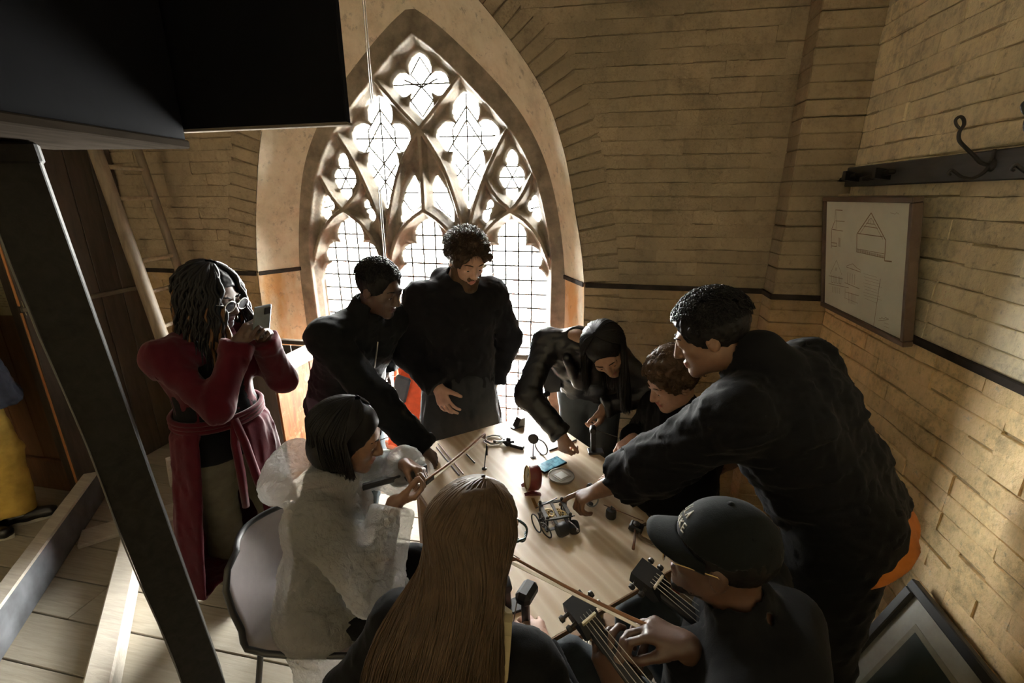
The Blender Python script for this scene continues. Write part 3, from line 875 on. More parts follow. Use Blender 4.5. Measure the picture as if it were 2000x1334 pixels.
# coils of wire
def coil(px, py, r, label, mat, turns=4):
    p = on_table(px, py); pts = []
    for k in range(turns * 26):
        a = 2 * math.pi * k / 26; j = r + .004 * math.sin(k * .19) + .0025 * math.sin(k * 1.7)
        pts.append((math.cos(a) * j, math.sin(a) * j * .96, .004 + .0022 * (k / 26) + .0015 * math.sin(k * .5)))
    o = MB().tube(pts, .0026, 6).build('wire_coil', mat, None, True, p); tag(o, label, 'coil', 'coils of wire on the table'); return o
coil(965, 861, .045, 'loose coil of pale steel wire at the far side of the table', M_steel)
coil(1274, 1046, .052, 'coil of dull brown wire beside the peak of the black cap', simple('brown_wire', (.16, .11, .06), .4, .5), 5)
# black clamp heads with rod: block on a stem
def clamp_block(px, py, label, lying=False, rz=0):
    p = on_table(px, py); t = thing('clamp_block', label, 'clamp', p, rz, 'black clamp blocks on the table')
    MB().box((0, 0, .014), (.05, .045, .026), Matrix.Rotation(.15, 3, 'Y'), .006).build('block', M_black, t)
    MB().lathe((0, 0, .026), [(.0, 0), (.012, 0), (.012, .008), (.005, .012), (0, .012)], n=12).build('screw_knob', M_dsteel, t, 'auto')
    return t
t = clamp_block(993, 868, 'black clamp block with long screw near the pale wire coil', rz=.7)
MB().cyl((-.02, -.01, .03), (-.085, -.02, .05), .003, n=7).lathe((-.088, -.02, .051), [(0, -.006), (.008, -.004), (.008, .004), (0, .006)], (-.9, -.1, .2), 10).build('screw', M_dsteel, t, 'auto')
MB().box((.02, -.055, .011), (.022, .075, .018), Matrix.Rotation(.6, 3, 'Z'), .004).build('jaw', M_black, t)
t = clamp_block(1242, 1036, 'black clamp block with a handle beside the brown wire coil', rz=-.3)
MB().tube([(0, -.02, .02), (.012, -.075, .014), (.018, -.115, .012)], [.0035, .0045, .0055], 8).build('handle', M_stick, t, True)
p = on_table(1193, 1010); t = thing('weight', 'squat black cylindrical weight with a long thin rod on top', 'weight', p)
MB().lathe((0, 0, 0), [(.0, 0), (.019, 0), (.0205, .004), (.0205, .03), (.018, .035), (.0, .036)], n=24).build('body', M_black, t, 'auto')
MB().lathe((0, 0, .035), [(.0, 0), (.006, 0), (.003, .008), (.0035, .016), (0, .018)], n=10).build('pin', M_dsteel, t, 'auto')
a_, b_ = on_table(1179, 986, .045) - p, on_table(1257, 1018, .03) - p
MB().cyl(a_, b_, .0016, n=6).build('rod', M_stick, t)
p = on_table(1013, 832); t = thing('black_wedge', 'black wedge shaped block at the far corner of the table', 'block', p, .9)
MB().prism([(-.03, -.02, 0), (.03, -.02, 0), (.03, -.02, .05), (.0, -.02, .05)], (0, .04, 0)).build('wedge', M_black, t)
MB().box((-.035, 0, .003), (.03, .03, .006), bev=.001).build('tab', M_black, t)
o = MB().lathe(on_table(1196, 905, .0), [(.0, .003), (.03, .003), (.034, .012), (.036, .012), (.033, .0), (0, 0)], n=24).build('black_saucer', M_black, None, 'auto'); tag(o, 'small black saucer under the seated young man\'s hand', 'saucer')
# instrument stands with rod
def inst_stand(px, py, h, rz, label, rodv=None, base=True):
    p = on_table(px, py); t = thing('string_stand', label, 'stand', p, rz, 'black instrument stands round the table edge')
    if base: MB().box((.012, 0, .005), (.075, .05, .010), bev=.002).build('base', M_black, t)
    MB().beam((0, 0, .008), (-.006, 0, h), .016, .022, up=(1, 0, 0), bev=.003).build('column', M_black, t)
    MB().lathe((-.006, 0, h), [(.0, -.024), (.013, -.024), (.0155, -.02), (.0155, .02), (.013, .024), (0, .024)], (0.2, 1, 0), 14).build('head', M_black, t, 'auto')
    if rodv is not None: MB().cyl((-.006, 0, h), Vector((-.006, 0, h)) + Vector(rodv), .0025, n=6).build('rod', M_dsteel, t)
    return t
inst_stand(1158, 883, .125, 0.2, 'black stand with thin rod at the table edge near the brick wall', (.11, -.04, -.02))
inst_stand(1066, 826, .17, -.4, 'tall black stand beside the leaning woman\'s sleeve')
inst_stand(789, 884, .11, .5, 'black stand at left table corner with rods towards the window', (-.22, .02, -.06))
t = inst_stand(1028, 1238, .14, -.3, 'black stand rising between long brown hair and the near table corner', None)
MB().box((0, 0, .15), (.045, .075, .04), bev=.012).build('head_block', M_black, t)
MB().cyl((-.02, -.02, .13), (-.03, -.035, .02), .002, n=6).build('string', M_steel, t)
inst_stand(992, 1190, .10, .6, 'black stand half hidden behind the long brown hair')
# loose rods
rod(1073, 880, 1126, 859, 'dark rod lying behind the leaning woman\'s hand', .004)
rod(1244, 976, 1286, 1030, 'dark flat rod lying near the table\'s right edge', .005)
rod(853, 873, 897, 928, 'darker of the two thin rods beside the reaching sleeve', .004, .006)
rod(856, 866, 905, 926, 'paler of the two thin rods beside the reaching sleeve', .0035, .012, M_stick)
rod(911, 887, 927, 904, 'short dark rod under the tip of the raised bow', .0035)
c_ = on_table(797, 905); o = MB().cyl(c_ + Vector((.0, 0, 0)), c_ + Vector((-.012, .0, .21)), .0022, n=6).build('thin_rod', M_dsteel); tag(o, 'thin upright rod at the left table corner', 'rod')

# bows
def bow(a, b, label, group='bows'):
    a, b = Vector(a), Vector(b); t = thing('bow', label, 'bow', a, 0, group); d = b - a; L_ = d.length; d.normalize()
    s = d.cross(Vector((0, 0, 1))).normalized(); u_ = s.cross(d)
    pts = [d * (L_ * k / 14) + u_ * (.016 - .010 * math.sin(math.pi * k / 14)) for k in range(15)]
    MB().tube(pts, [.0050 - .0018 * k / 14 for k in range(15)], 8).build('stick', M_stick, t, True)
    MB().beam(d * .02 - u_ * .004, d * (L_ - .012) - u_ * .004, .009, .0012, up=u_, bev=0).build('bow_hair', M_horse, t)
    MB().box(d * .045 + u_ * .003, (.045, .012, .02), Matrix((d, s, u_)).transposed(), .003).build('frog', M_black, t)
    MB().prism([d * (L_ - .03) + u_ * .014, d * L_ + u_ * .016, d * (L_ - .004) - u_ * .008], s * .008).build('tip', M_stick, t)
    MB().lathe(d * -.012 + u_ * .016, [(0, 0), (.005, .001), (.005, .016), (0, .018)], d, 10).build('screw', M_steel, t, 'auto')
    return t
# string instruments: black head block on a fingerboard with four strings
def instrument(head, tail, up, label, block=(.075, .055, .05), fl=.03):
    head, tail = Vector(head), Vector(tail); t = thing('string_instrument', label, 'instrument', head, 0, 'black string instruments')
    d = tail - head; L_ = d.length; d.normalize(); s = d.cross(Vector(up)).normalized(); u_ = s.cross(d); R = Matrix((d, s, u_)).transposed()
    MB().prism([d * -.03 + u_ * .01 - s * block[1] / 2, d * .03 + u_ * .012 - s * block[1] / 2, d * .06 - u_ * .02 - s * block[1] / 2, d * .045 - u_ * .05 - s * block[1] / 2, d * -.03 - u_ * .035 - s * block[1] / 2], s * block[1]).build('head_block', M_black, t)
    MB().box(d * L_ * .52 - u_ * .022, (L_ * .96, fl, .022), R, .005).build('fingerboard', M_black, t)
    MB().box(d * .035 + u_ * .008, (.006, fl * 1.2, .014), R, .001).build('nut', M_dial, t)
    for k in range(4):
        o = s * (k - 1.5) * fl * .27
        MB().cyl(d * .02 + o + u_ * .012, d * L_ + o * 1.5 + u_ * .004, .0009, n=5).build('string', M_steel, t)
    for k in range(2):
        for e in (-1, 1):
            MB().lathe(d * (-.012 + .028 * k) - u_ * .012 + s * e * block[1] * .5, [(0, 0), (.005, 0), (.004, .012), (.009, .016), (.008, .024), (0, .026)], s * e, 10).build('peg', M_dsteel, t, 'auto')
    return t

# ================================================================ wall things on the right
# framed drawing, tilted forward from the wall
o3 = Vector((1.135, 2.325, 1.675)); vu = Vector((1.18 - 1.09, 0, 1.40 - 1.955)).normalized() * -1    # up along the frame
pr = thing('framed_drawing', 'large brown framed ink drawing of a gabled building on yellow wall', 'picture', o3)
ex = Vector((0, -1, 0)); nrm = ex.cross(vu); nrm = nrm if nrm.x < 0 else -nrm
R = Matrix((ex, vu, nrm)).transposed(); PW, PH = .735, .565
MB().box((0, 0, 0), (PW - .02, PH - .02, .012), R).build('backing', M_frame_brown, pr)
for s in (-1, 1):
    MB().box(R @ Vector((0, s * (PH / 2 - .011), .004)), (PW, .022, .036), R, .003).build('frame_bar', M_frame_brown, pr)
    MB().box(R @ Vector((s * (PW / 2 - .011), 0, .004)), (.022, PH - .045, .036), R, .003).build('frame_bar', M_frame_brown, pr)
sheet = MB().box(R @ Vector((0, 0, .0085)), (PW - .046, PH - .046, .003), R).build('sheet', M_paper, pr)
ink = MB(); W_, H_ = PW - .05, PH - .05
def uvp(x, y):
    """photo crop coordinates of the drawing -> sheet"""
    u_ = (x - 68) / (742 - 68 - (y - 120) * .055); top_ = 122; bot = 930 + 285 * u_
    return u_, (y - top_) / (bot - top_)
def ln(x0, y0, x1, y1, w_=.0022):
    (a, b), (c, d) = uvp(x0, y0), uvp(x1, y1)
    P0 = Vector(((a - .5) * W_, (.5 - b) * H_, .0108)); P1 = Vector(((c - .5) * W_, (.5 - d) * H_, .0108))
    t_ = (P1 - P0); 
    if t_.length < 1e-5: return
    t_.normalize(); n_ = Vector((-t_.y, t_.x, 0)) * w_ / 2
    ink.add([R @ (P0 - n_), R @ (P1 - n_), R @ (P1 + n_), R @ (P0 + n_)], [(0, 1, 2, 3)])
def pl(pts, w_=.0022):
    for (a, b), (c, d) in zip(pts[:-1], pts[1:]): ln(a, b, c, d, w_)
pl([(362, 515), (362, 370), (473, 200), (580, 412), (572, 575), (620, 578)], .005); pl([(475, 240), (560, 405)], .002); pl([(470, 240), (385, 368)], .002)
pl([(370, 365), (560, 385)], .0035); pl([(415, 305), (522, 318)], .003); pl([(435, 282), (505, 290)]); pl([(455, 245), (450, 280)]); pl([(473, 240), (470, 285)]); pl([(495, 250), (490, 288)])
for k in range(26): ln(362 + 8 * k, 490 + 1.6 * k, 362 + 8 * k, 516 + 1.6 * k, .004)
pl([(362, 515), (570, 552)]); pl([(362, 488), (570, 520)])
pl([(228, 186), (160, 183), (155, 270), (126, 330), (125, 485)], .004); pl([(160, 268), (250, 272)], .003); pl([(130, 335), (235, 348)], .003); pl([(172, 190), (170, 330)], .002)
pl([(125, 440), (180, 446), (178, 472), (126, 468)], .003); pl([(195, 400), (195, 470)], .003); pl([(205, 402), (204, 474)], .003); pl([(213, 404), (212, 476)], .003)
pl([(120, 695), (180, 585), (235, 705)], .002); pl([(105, 710), (245, 740)], .0025); pl([(105, 775), (300, 815)], .0022); pl([(178, 645), (178, 670)], .005)
for k in range(4):
    x = 135 + 26 * k; pl([(x, 705 + 5 * k), (x, 765 + 5 * k), (x + 16, 768 + 5 * k), (x + 16, 708 + 5 * k)], .002)
for k in range(5):
    x = 145 + 18 * k; pl([(x, 800 + 4 * k), (x, 850 + 4 * k)], .002)
pl([(275, 632), (330, 612), (365, 645), (400, 665)], .002); pl([(275, 640), (398, 680)], .0025); pl([(262, 770), (390, 820)], .0025); pl([(268, 820), (268, 900)], .002)
for k in range(4): pl([(290 + 20 * k, 685 + 5 * k), (288 + 20 * k, 775 + 5 * k)], .0025)
for k in range(6): pl([(300 + 11 * k, 850 + 3 * k), (300 + 11 * k, 945 + 3 * k)], .0018)
pl([(270, 850), (385, 880)], .002); pl([(262, 900), (380, 945)], .0014)
for k in range(9): pl([(420 + (k % 3) * 6, 690 + 26 * k), (520 + (k % 4) * 12, 715 + 27 * k)], .0009)
pl([(545, 725), (500, 1130)], .003); pl([(610, 195), (640, 205), (650, 192), (665, 205)], .0012); pl([(530, 1082), (600, 1062)], .0016); pl([(538, 1058), (548, 1066), (556, 1050), (568, 1062), (580, 1048), (600, 1056)], .0018); pl([(570, 1095), (600, 1102)], .001); pl([(570, 1125), (605, 1135)], .001)
tag(ink.build('ink_lines', M_ink, sheet), kind='stuff')
MB().box(R @ Vector((-.19, PH / 2 + .004, .0)), (.10, .012, .014), R, .002).build('hanging_batten', wood('pale_batten', (.25, .19, .12), (.4, .32, .2), 'Y'), pr)

# coat rail
cr = thing('coat_rail', 'long black wooden coat rail high on the yellow brick wall', 'coat rail', (X_R - .02, 2.0, 2.0))
MB().box((.0, -.35, .045), (.028, 2.40, .092), bev=.004).build('board', wood('rail_board', (.022, .022, .023), (.055, .054, .052), 'Y', rough=.55), cr)
for k, yv in enumerate((.62, .36)):
    MB().prism([(-.014, yv - .02, .02), (-.014, yv + .02, .02), (-.014, yv + .015, .06), (-.014, yv - .015, .06)], (-.07, -.02, .008)).build('peg', M_black, cr)
    MB().beam((-.02, yv + .17, .030), (-.055, yv - .10, .050), .03, .018, bev=.004).build('shelf_arm', M_timber_black, cr)
def coat_hook(y, z, label):
    t = thing('coat_hook', label, 'hook', (X_R - .036, y, z), 0, 'wrought iron hooks on the coat rail')
    MB().lathe((0.002, 0, 0), [(.0, 0), (.02, 0), (.018, .005), (.006, .010), (0, .010)], (-1, 0, 0), 14).build('rosette', M_iron, t, 'auto')
    S = [(0, 0, 0), (-.03, .0, .008), (-.055, 0, .03), (-.085, 0, .055), (-.105, 0, .075), (-.110, 0, .098), (-.103, 0, .118), (-.104, .008, .136), (-.115, .008, .143), (-.125, .006, .134), (-.122, .003, .120), (-.112, 0, .108)]
    P = [Vector(p) for p in S]
    def cat(P, n_=4):
        out = []
        for i in range(len(P) - 1):
            p0, p1, p2, p3 = P[max(i - 1, 0)], P[i], P[i + 1], P[min(i + 2, len(P) - 1)]
            for k in range(n_):
                s = k / n_
                out.append(.5 * ((2 * p1) + (p2 - p0) * s + (2 * p0 - 5 * p1 + 4 * p2 - p3) * s * s + (3 * p1 - p0 - 3 * p2 + p3) * s ** 3))
        return out + [P[-1]]
    c = cat(P); MB().tube(c, [.0062 - .0022 * i / len(c) for i in range(len(c))], 8).build('upper_arm', M_iron, t, True)
    c = cat([Vector(p) for p in ((-.005, 0, 0), (-.015, 0, -.022), (-.04, 0, -.038), (-.07, 0, -.034), (-.095, 0, -.018), (-.105, 0, -.012), (-.108, .004, -.022), (-.10, .004, -.027))])
    MB().tube(c, [.006 - .002 * i / len(c) for i in range(len(c))], 8).build('lower_arm', M_iron, t, True)
    MB().box((-.002, 0, .022), (.006, .014, .05), bev=.002).build('leaf_plate', M_iron, t)
    return t
coat_hook(1.80, 2.045, 'twisted iron coat hook on the rail, nearer the framed drawing')
coat_hook(1.555, 2.045, 'twisted iron coat hook on the rail at the right edge')

# frame leaning against the wall at lower right: bottom on the floor
fr = thing('leaning_frame', 'black picture frame with grey mount leaning against wall at lower right', 'picture', (.90, 1.585, 0))
ey = Vector((0, -1, 0)); ud = Vector((1.172 - .94, 0, .635)).normalized(); FW, FH = .80, (Vector((1.172 - .94, 0, .635))).length
nn = ey.cross(ud); nn = nn if nn.x < 0 else -nn
R = Matrix((ey, ud, nn)).transposed(); cF = Vector((.04, 0, 0)) + ey * FW / 2 + ud * FH / 2
for s in (-1, 1):
    MB().box(cF + R @ Vector((0, s * (FH / 2 - .018), 0)), (FW, .036, .028), R, .004).build('frame_bar', M_frame_black, fr)
    MB().box(cF + R @ Vector((s * (FW / 2 - .018), 0, 0)), (.036, FH - .072, .028), R, .004).build('frame_bar', M_frame_black, fr)
MB().box(cF + R @ Vector((0, 0, -.006)), (FW - .07, FH - .07, .006), R).build('mount', M_mount, fr)
MB().box(cF + R @ Vector((0, 0, -.002)), (FW - .21, FH - .21, .002), R).build('mount_line', simple('mount_line', (.22, .205, .15), .5), fr)
MB().box(cF + R @ Vector((0, 0, -.0005)), (FW - .25, FH - .25, .003), R).build('print', M_dkgreen, fr)

# ================================================================ left side
# vertical timber post, box above it, hanging board
po = Vector((-1.530, 1.14, 0)); ptop = Vector((-1.548, 1.015, 2.085))
def pl_(x, y, t): return Matrix.Rotation(math.radians(38), 3, 'Z') @ ((ptop - po) * t) + Vector((x, y, 0))
post = thing('timber_post', 'massive black timber post crossing the left foreground', 'post', po, math.radians(-38))
MB().beam(pl_(0, 0, 0), pl_(0, 0, 1), .125, .118, up=(1, 0, 0), bev=.003).build('shaft', M_timber_black, post)
MB().beam(pl_(0, 0, .975), pl_(0, 0, 1), .136, .13, up=(1, 0, 0), bev=.006).build('cap', M_timber_black, post)
MB().tube([pl_(.061, -.062 + .004 * math.sin(k * 1.3), .05 + .088 * k) for k in range(11)], .0025, 5).build('edge_highlight', simple('highlight_grey', (.12, .12, .11), .6), post)  # thin grey line added along the corner as the post's edge highlight
bx = thing('weight_case', 'huge black painted wooden case overhead at upper left', 'case', (-1.415, .78, 2.09), math.radians(6.8))
MB().box((0, 0, .75), (.44, .98, 1.46), bev=.006).build('body', M_blackpaint, bx)
MB().box((0, 0, .012), (.45, .99, .024), bev=.004).build('bottom_board', wood('case_underside', (.012, .010, .008), (.03, .024, .019), 'Y', rough=.9), bx)
hb = thing('hanging_board', 'black painted board hanging beside the overhead case in front of the window', 'board', (-.985, 1.31, 2.14))
MB().box((-.125, 0, .8), (.80, .022, 1.6), Matrix.Rotation(math.radians(-4), 3, 'Z'), .003).build('board_panel', M_blackpaint, hb)
MB().box((-.125, 0, .003), (.805, .028, .008), Matrix.Rotation(math.radians(-4), 3, 'Z'), .002).build('bottom_edge', wood('board_edge', (.09, .075, .06), (.2, .17, .14)), hb)
for n_ in ('case_underside', 'board_edge'): MATS[n_].node_tree.nodes['Principled BSDF'].inputs['Specular IOR Level'].default_value = 0.0
# ladder
ld = thing('ladder', 'old pole ladder leaning upright by the dark panelling', 'ladder', (-3.05, 2.55, 0))
a0, a1 = aty(310, 640, 2.40), aty(185, 290, 2.42); b1 = aty(268, 290, 2.76); b0 = b1 + (a0 - a1) + Vector((.01, 0, 0))
def ext(a, b, z): return a + (b - a) * ((z - a.z) / (b.z - a.z))
La = [ext(a0, a1, z) for z in (0.0, 3.4)]; Lb = [ext(b0, b1, z) for z in (0.0, 3.4)]
lo = Vector(ld.location)
MB().tube([La[0] - lo, La[1] - lo], [.042, .034], 14).build('rail', M_ladder, ld, 'auto')
MB().tube([Lb[0] - lo, Lb[1] - lo], [.028, .024], 12).build('rail', M_ladder, ld, 'auto')
for py_a, py_b in ((325, 327), (388, 388), (512, 508), (572, 565), (640, 632), (700, 690)):
    za = aty(185 + (py_a - 290) * .357, py_a, 2.41).z
    MB().cyl(ext(*La, za) - lo, ext(*Lb, za + .004) - lo, .0135, n=10).build('rung', wood('worn_rung', (.25, .19, .12), (.45, .36, .24), 'X') if 'worn_rung' not in MATS else MATS['worn_rung'], ld)
for zz in (2.25 + .1, 2.62, 2.9): MB().cyl(ext(*La, zz) - lo, ext(*Lb, zz) - lo, .0135, n=10).build('rung', MATS['worn_rung'], ld)
# timbers on the floor
tb = MB().beam((-3.27, 2.08, .10), (-1.72, -.12, .10), .085, .20, bev=.008).build('floor_beam', M_timber_pale); tag(tb, 'heavy pale painted floor beam running out of frame at lower left', 'beam')
tb.data.materials.append(simple('beam_side_blue_grey', (.10, .105, .115), .6, var=.4, scale=8))  # vertical faces darker and bluer than the top
for p in tb.data.polygons:
    if abs(p.normal.z) < .5: p.material_index = 1
tb = MB().beam((-2.72, 1.90, .055), (-1.58, .68, .055), .10, .11, bev=.008).build('floor_beam', M_timber_pale); tag(tb, 'shorter pale timber on the floor beside the black post', 'beam')
tb = MB().beam((-2.95, 1.72, .012), (-2.62, 2.06, .012), .17, .024, bev=.004).build('loose_board', M_timber_pale); tag(tb, 'flat loose board lying between the two floor timbers', 'board')
o = MB().beam((-2.86, 2.30, .02), (-2.66, 2.16, .34), .09, .03, bev=.004).build('loose_board', M_timber_pale); tag(o, 'short board leaning behind the red coat near the post', 'board')
# crate by the window
ct = thing('wooden_bin', 'open topped stained pine bin with pale rim left of the window', 'bin', (-2.29, 2.60, 0))
cw, cd, ch = .60, .46, .93
ys = [-.23, .12, .23]
for a, b in zip(ys[:-1], ys[1:]): MB().box((cw / 2 - .01, (a + b) / 2, .47), (.02, b - a - .006, .90), bev=.003).build('board', M_crate, ct)
for a, b in ((-.30, -.10), (-.10, .1), (.1, .29)):
    for s in (-1, 1): MB().box(((a + b) / 2, s * (cd / 2 - .01), .47), (b - a - .005, .02, .90), bev=.003).build('board', M_panel, ct)
MB().box((-cw / 2 + .01, 0, .47), (.02, cd - .04, .90), bev=.003).build('board', M_panel, ct)
MB().box((0, 0, .04), (cw - .04, cd - .04, .02)).build('bottom', M_panel, ct)
MB().box((cw / 2 + .005, 0, .945), (.055, cd + .04, .04), bev=.006).build('rim', M_timber_pale, ct)
MB().box((cw / 2 + .018, 0, .895), (.02, cd + .03, .065), bev=.004).build('rim', M_timber_pale, ct)
for s in (-1, 1): MB().box((-.02, s * (cd / 2), .945), (cw - .03, .035, .03), bev=.004).build('rim', M_panel, ct)
MB().box((cw / 2 + .012, 0, .05), (.03, cd + .02, .10), bev=.005).build('plinth', M_timber_pale, ct)
# safety rail across the window
o = MB().tube([(WX - 1.15, 2.93, .912), (WX + 1.16, 2.93, .905)], .021, 12).build('window_rail', wood('rail_wood', (.13, .09, .06), (.3, .23, .16), 'X'), None, 'auto'); tag(o, 'wooden safety rail across the window', 'rail')
# hanging wires
for dx, lab in ((0, 'thin pale wire hanging before the window, left of the pair'), (.011, 'thin pale wire hanging before the window, right of the pair')):
    o = MB().cyl((-1.207 + dx, 2.42, .95), (-1.207 + dx, 2.42, Z_C), .0022, n=6).build('hanging_wire', simple('pale_wire', (.45, .43, .38), .5, .3) if 'pale_wire' not in MATS else MATS['pale_wire']); tag(o, lab, 'wire', 'pair of hanging wires')
# notice on the boarded wall
nz = aty(14, 570, 2.118)
nt_ = thing('paper_notice', 'yellowed paper notice pinned on the brown boards at left edge', 'notice', (nz.x, 2.119, nz.z))
MB().box((-.02, 0, 0), (.21, .002, .297), Matrix.Rotation(-.05, 3, 'Y')).build('sheet', simple('yellow_paper', (.42, .37, .22), .8), nt_)
tx = MB()
for k in range(13):
    for j in range(6):
        if (k * 7 + j * 5) % 6: tx.box((-.10 + .029 * j + .004 * (k % 3), -.0014, .11 - .017 * k), (.023, .0004, .004))
tx.build('text_lines', M_ink, nt_)
# orange hi-vis vest hung on the window rail
vt = thing('hi_vis_vest', 'orange high visibility vest hanging from the window rail', 'vest', (-1.24, 2.86, .78))
MB().tube(bez_([(-.03, .03, .02), (-.02, .055, .10), (0, .07, .165), (.02, .055, .10), (.03, .03, .02)], 12), .006, 6).build('hanging_loop', M_orange, vt, True)
def sheet_mesh(fn, nu, nv, th=.004):
    vs = []; fs = []
    for side_ in (0, 1):
        for i in range(nu + 1):
            for j in range(nv + 1):
                p = fn(i / nu, j / nv); vs.append(p + Vector((0, th * side_, 0)))
    o = (nu + 1) * (nv + 1)
    for i in range(nu):
        for j in range(nv):
            a = i * (nv + 1) + j; fs.append((a, a + 1, a + nv + 2, a + nv + 1)); fs.append((o + a, o + a + nv + 1, o + a + nv + 2, o + a + 1))
    for i in range(nu):
        for e in (0, nv):
            a = i * (nv + 1) + e; b = a + nv + 1; fs.append((a, b, o + b, o + a))
    for j in range(nv):
        for e in (0, nu * (nv + 1)):
            a = e + j; b = a + 1; fs.append((a, b, o + b, o + a))
    return MB().add(vs, fs)
def vest(u_, v_):
    wd = .18 + .05 * v_; x = (u_ - .5) * 2 * wd * (1 - .25 * (v_ < .12)) + .02 * math.sin(5 * v_)
    return Vector((x, -.03 + .022 * math.sin(u_ * 13 + 2 * v_) * (.3 + v_) - .05 * v_, .03 - .62 * v_ + .03 * math.sin(u_ * 9)))
sheet_mesh(vest, 26, 30).build('cloth', M_orange, vt, True)
for u0 in (.55, ):
    def stripe(u_, v_):
        p = vest(u0 + .13 * u_, .35 + .62 * v_); return p + Vector((0, -.009, 0))
    sheet_mesh(stripe, 4, 24, .003).build('reflective_tape', M_reflect, vt, True)
for k in range(3):
    p = vest(.72, .50 + .15 * k); MB().box(p + Vector((0, -.016, 0)), (.035, .006, .045)).build('black_patch', M_black, vt)
p = vest(.25, .3)
MB().box(p + Vector((-.02, -.03, .02)), (.11, .03, .2), Matrix.Rotation(.3, 3, 'Y'), .012).build('grey_pouch', simple('grey_pouch', (.06, .065, .07), .7), vt)
# glass jar and small red bag under the table edge
jp = Vector((.18, 1.62, 0))
stl = thing('low_stool', 'small dark wooden stool under the near table edge', 'stool', (.01, 1.53, 0), .5)
MB().box((0, 0, .30), (.22, .22, .025), bev=.005).build('seat', M_plyedge, stl)
for s in (-1, 1):
    for t in (-1, 1): MB().beam((s * .085, t * .085, .29), (s * .1, t * .1, 0), .03, .03, up=(0, 1, 0)).build('leg', M_plyedge, stl)
jar = thing('amber_jar', 'small amber glass jar standing on the low stool', 'jar', (.05, 1.50, .3125))
MB().lathe((0, 0, 0), [(.0, 0), (.032, 0), (.036, .006), (.036, .075), (.028, .088), (.028, .098), (.025, .098), (.025, .088), (.032, .074), (.032, .008), (0, .006)], n=28).build('glass_body', simple('amber_glass', (.34, .22, .06), .12), jar, True)
MB().lathe((0, 0, .092), [(.0, .012), (.029, .012), (.031, .008), (.031, 0), (.029, 0)], n=24).build('lid', M_brass, jar, 'auto')
tb_ = thing('tartan_bag', 'small red and cream cloth bag on the floor behind the near black instrument', 'bag', (.35, 1.80, 0))
MB().lathe((0, 0, 0), [(.0, 0), (.07, .0), (.095, .04), (.1, .12), (.085, .19), (.06, .22), (.05, .215), (.0, .2)], n=20).build('pouch', simple('cream_tartan', (.42, .34, .26), .8, var=.35, scale=14), tb_, True)
MB().lathe((0.02, .02, .14), [(.0, 0), (.05, .0), (.06, .05), (.045, .1), (.02, .12), (0, .12)], (.3, .2, 1), 18).build('flap', simple('red_felt', (.30, .02, .02), .8), tb_, True)

# ================================================================ seats
def shell_chair(loc, rz, label):
    t = thing('shell_chair', label, 'chair', loc, rz)
    # one-piece shell: profile from the front lip of the seat to the top of the back (local +x is forward)
    prof = [(.22, .435), (.20, .452), (.10, .447), (0, .436), (-.10, .434), (-.17, .445), (-.205, .49), (-.222, .55), (-.238, .63), (-.253, .71), (-.264, .76), (-.272, .782)]
    hw = [.19, .205, .215, .22, .222, .222, .222, .222, .224, .215, .18, .12]
    vs = []; fs = []; n_ = 12; th = .007
    for lay_ in (0, 1):
        for (x, z), w_ in zip(prof, hw):
            for k in range(n_ + 1):
                s = (k / n_ - .5) * 2
                w2 = min(1, max(0, (z - .434) / .10)); w2 = w2 * w2 * (3 - 2 * w2)
                vs.append(Vector((x + s * s * .05 * w2 - lay_ * th * w2, s * w_, z + s * s * .022 * (1 - w2) - lay_ * th * (1 - w2))))
    m_ = len(prof); o = m_ * (n_ + 1)
    for i in range(m_ - 1):
        for k in range(n_):
            a = i * (n_ + 1) + k; fs += [(a, a + 1, a + n_ + 2, a + n_ + 1), (o + a, o + a + n_ + 1, o + a + n_ + 2, o + a + 1)]
        for k in (0, n_):
            a = i * (n_ + 1) + k; b = a + n_ + 1; fs.append((a, b, o + b, o + a))
    for i in (0, m_ - 1):
        for k in range(n_):
            a = i * (n_ + 1) + k; fs.append((a, a + 1, o + a + 1, o + a))
    ob = MB().add(vs, fs).build('shell', M_shell, t, True); MB().box((-.02, 0, .425), (.36, .36, .02), bev=.01).build('seat_pan', M_black, t)
    rim = []
    for i in range(m_): rim.append(vs[i * (n_ + 1)])
    for k in range(1, n_ + 1): rim.append(vs[(m_ - 1) * (n_ + 1) + k])
    for i in range(m_ - 2, -1, -1): rim.append(vs[i * (n_ + 1) + n_])
    for k in range(n_ - 1, 0, -1): rim.append(vs[k])
    MB().tube([p - Vector((.006, 0, .004)) for p in rim], .011, 7, closed=True).build('rolled_rim', M_black, t, True)
    for s in (-1, 1):
        MB().tube([(.17, s * .17, .43), (.19, s * .19, .40), (.22, s * .205, 0)], .0105, 10).build('leg', M_black, t, True)
        MB().tube([(-.13, s * .17, .43), (-.16, s * .185, .40), (-.24, s * .205, 0)], .0105, 10).build('leg', M_black, t, True)
        MB().tube([(.17, s * .17, .425), (-.13, s * .17, .422)], .0105, 10).build('seat_rail', M_black, t, True)
    return t
def stool(loc, label, h=.45):
    t = thing('wooden_stool', label, 'stool', loc, .3)
    MB().lathe((0, 0, h - .03), [(.0, 0), (.155, 0), (.165, .008), (.165, .022), (.155, .03), (0, .03)], n=32).build('seat', M_plyedge, t, 'auto')
    for k in range(4):
        a = math.pi / 4 + k * math.pi / 2; c, s = math.cos(a), math.sin(a)
        MB().tube([(c * .11, s * .11, h - .03), (c * .16, s * .16, 0)], [.018, .013], 10).build('leg', M_plyedge, t, True)
    MB().tube(ringpts((0, 0, .18), .14, (0, 0, 1), 24), .008, 6, closed=True).build('foot_ring', M_plyedge, t, True)
    return t
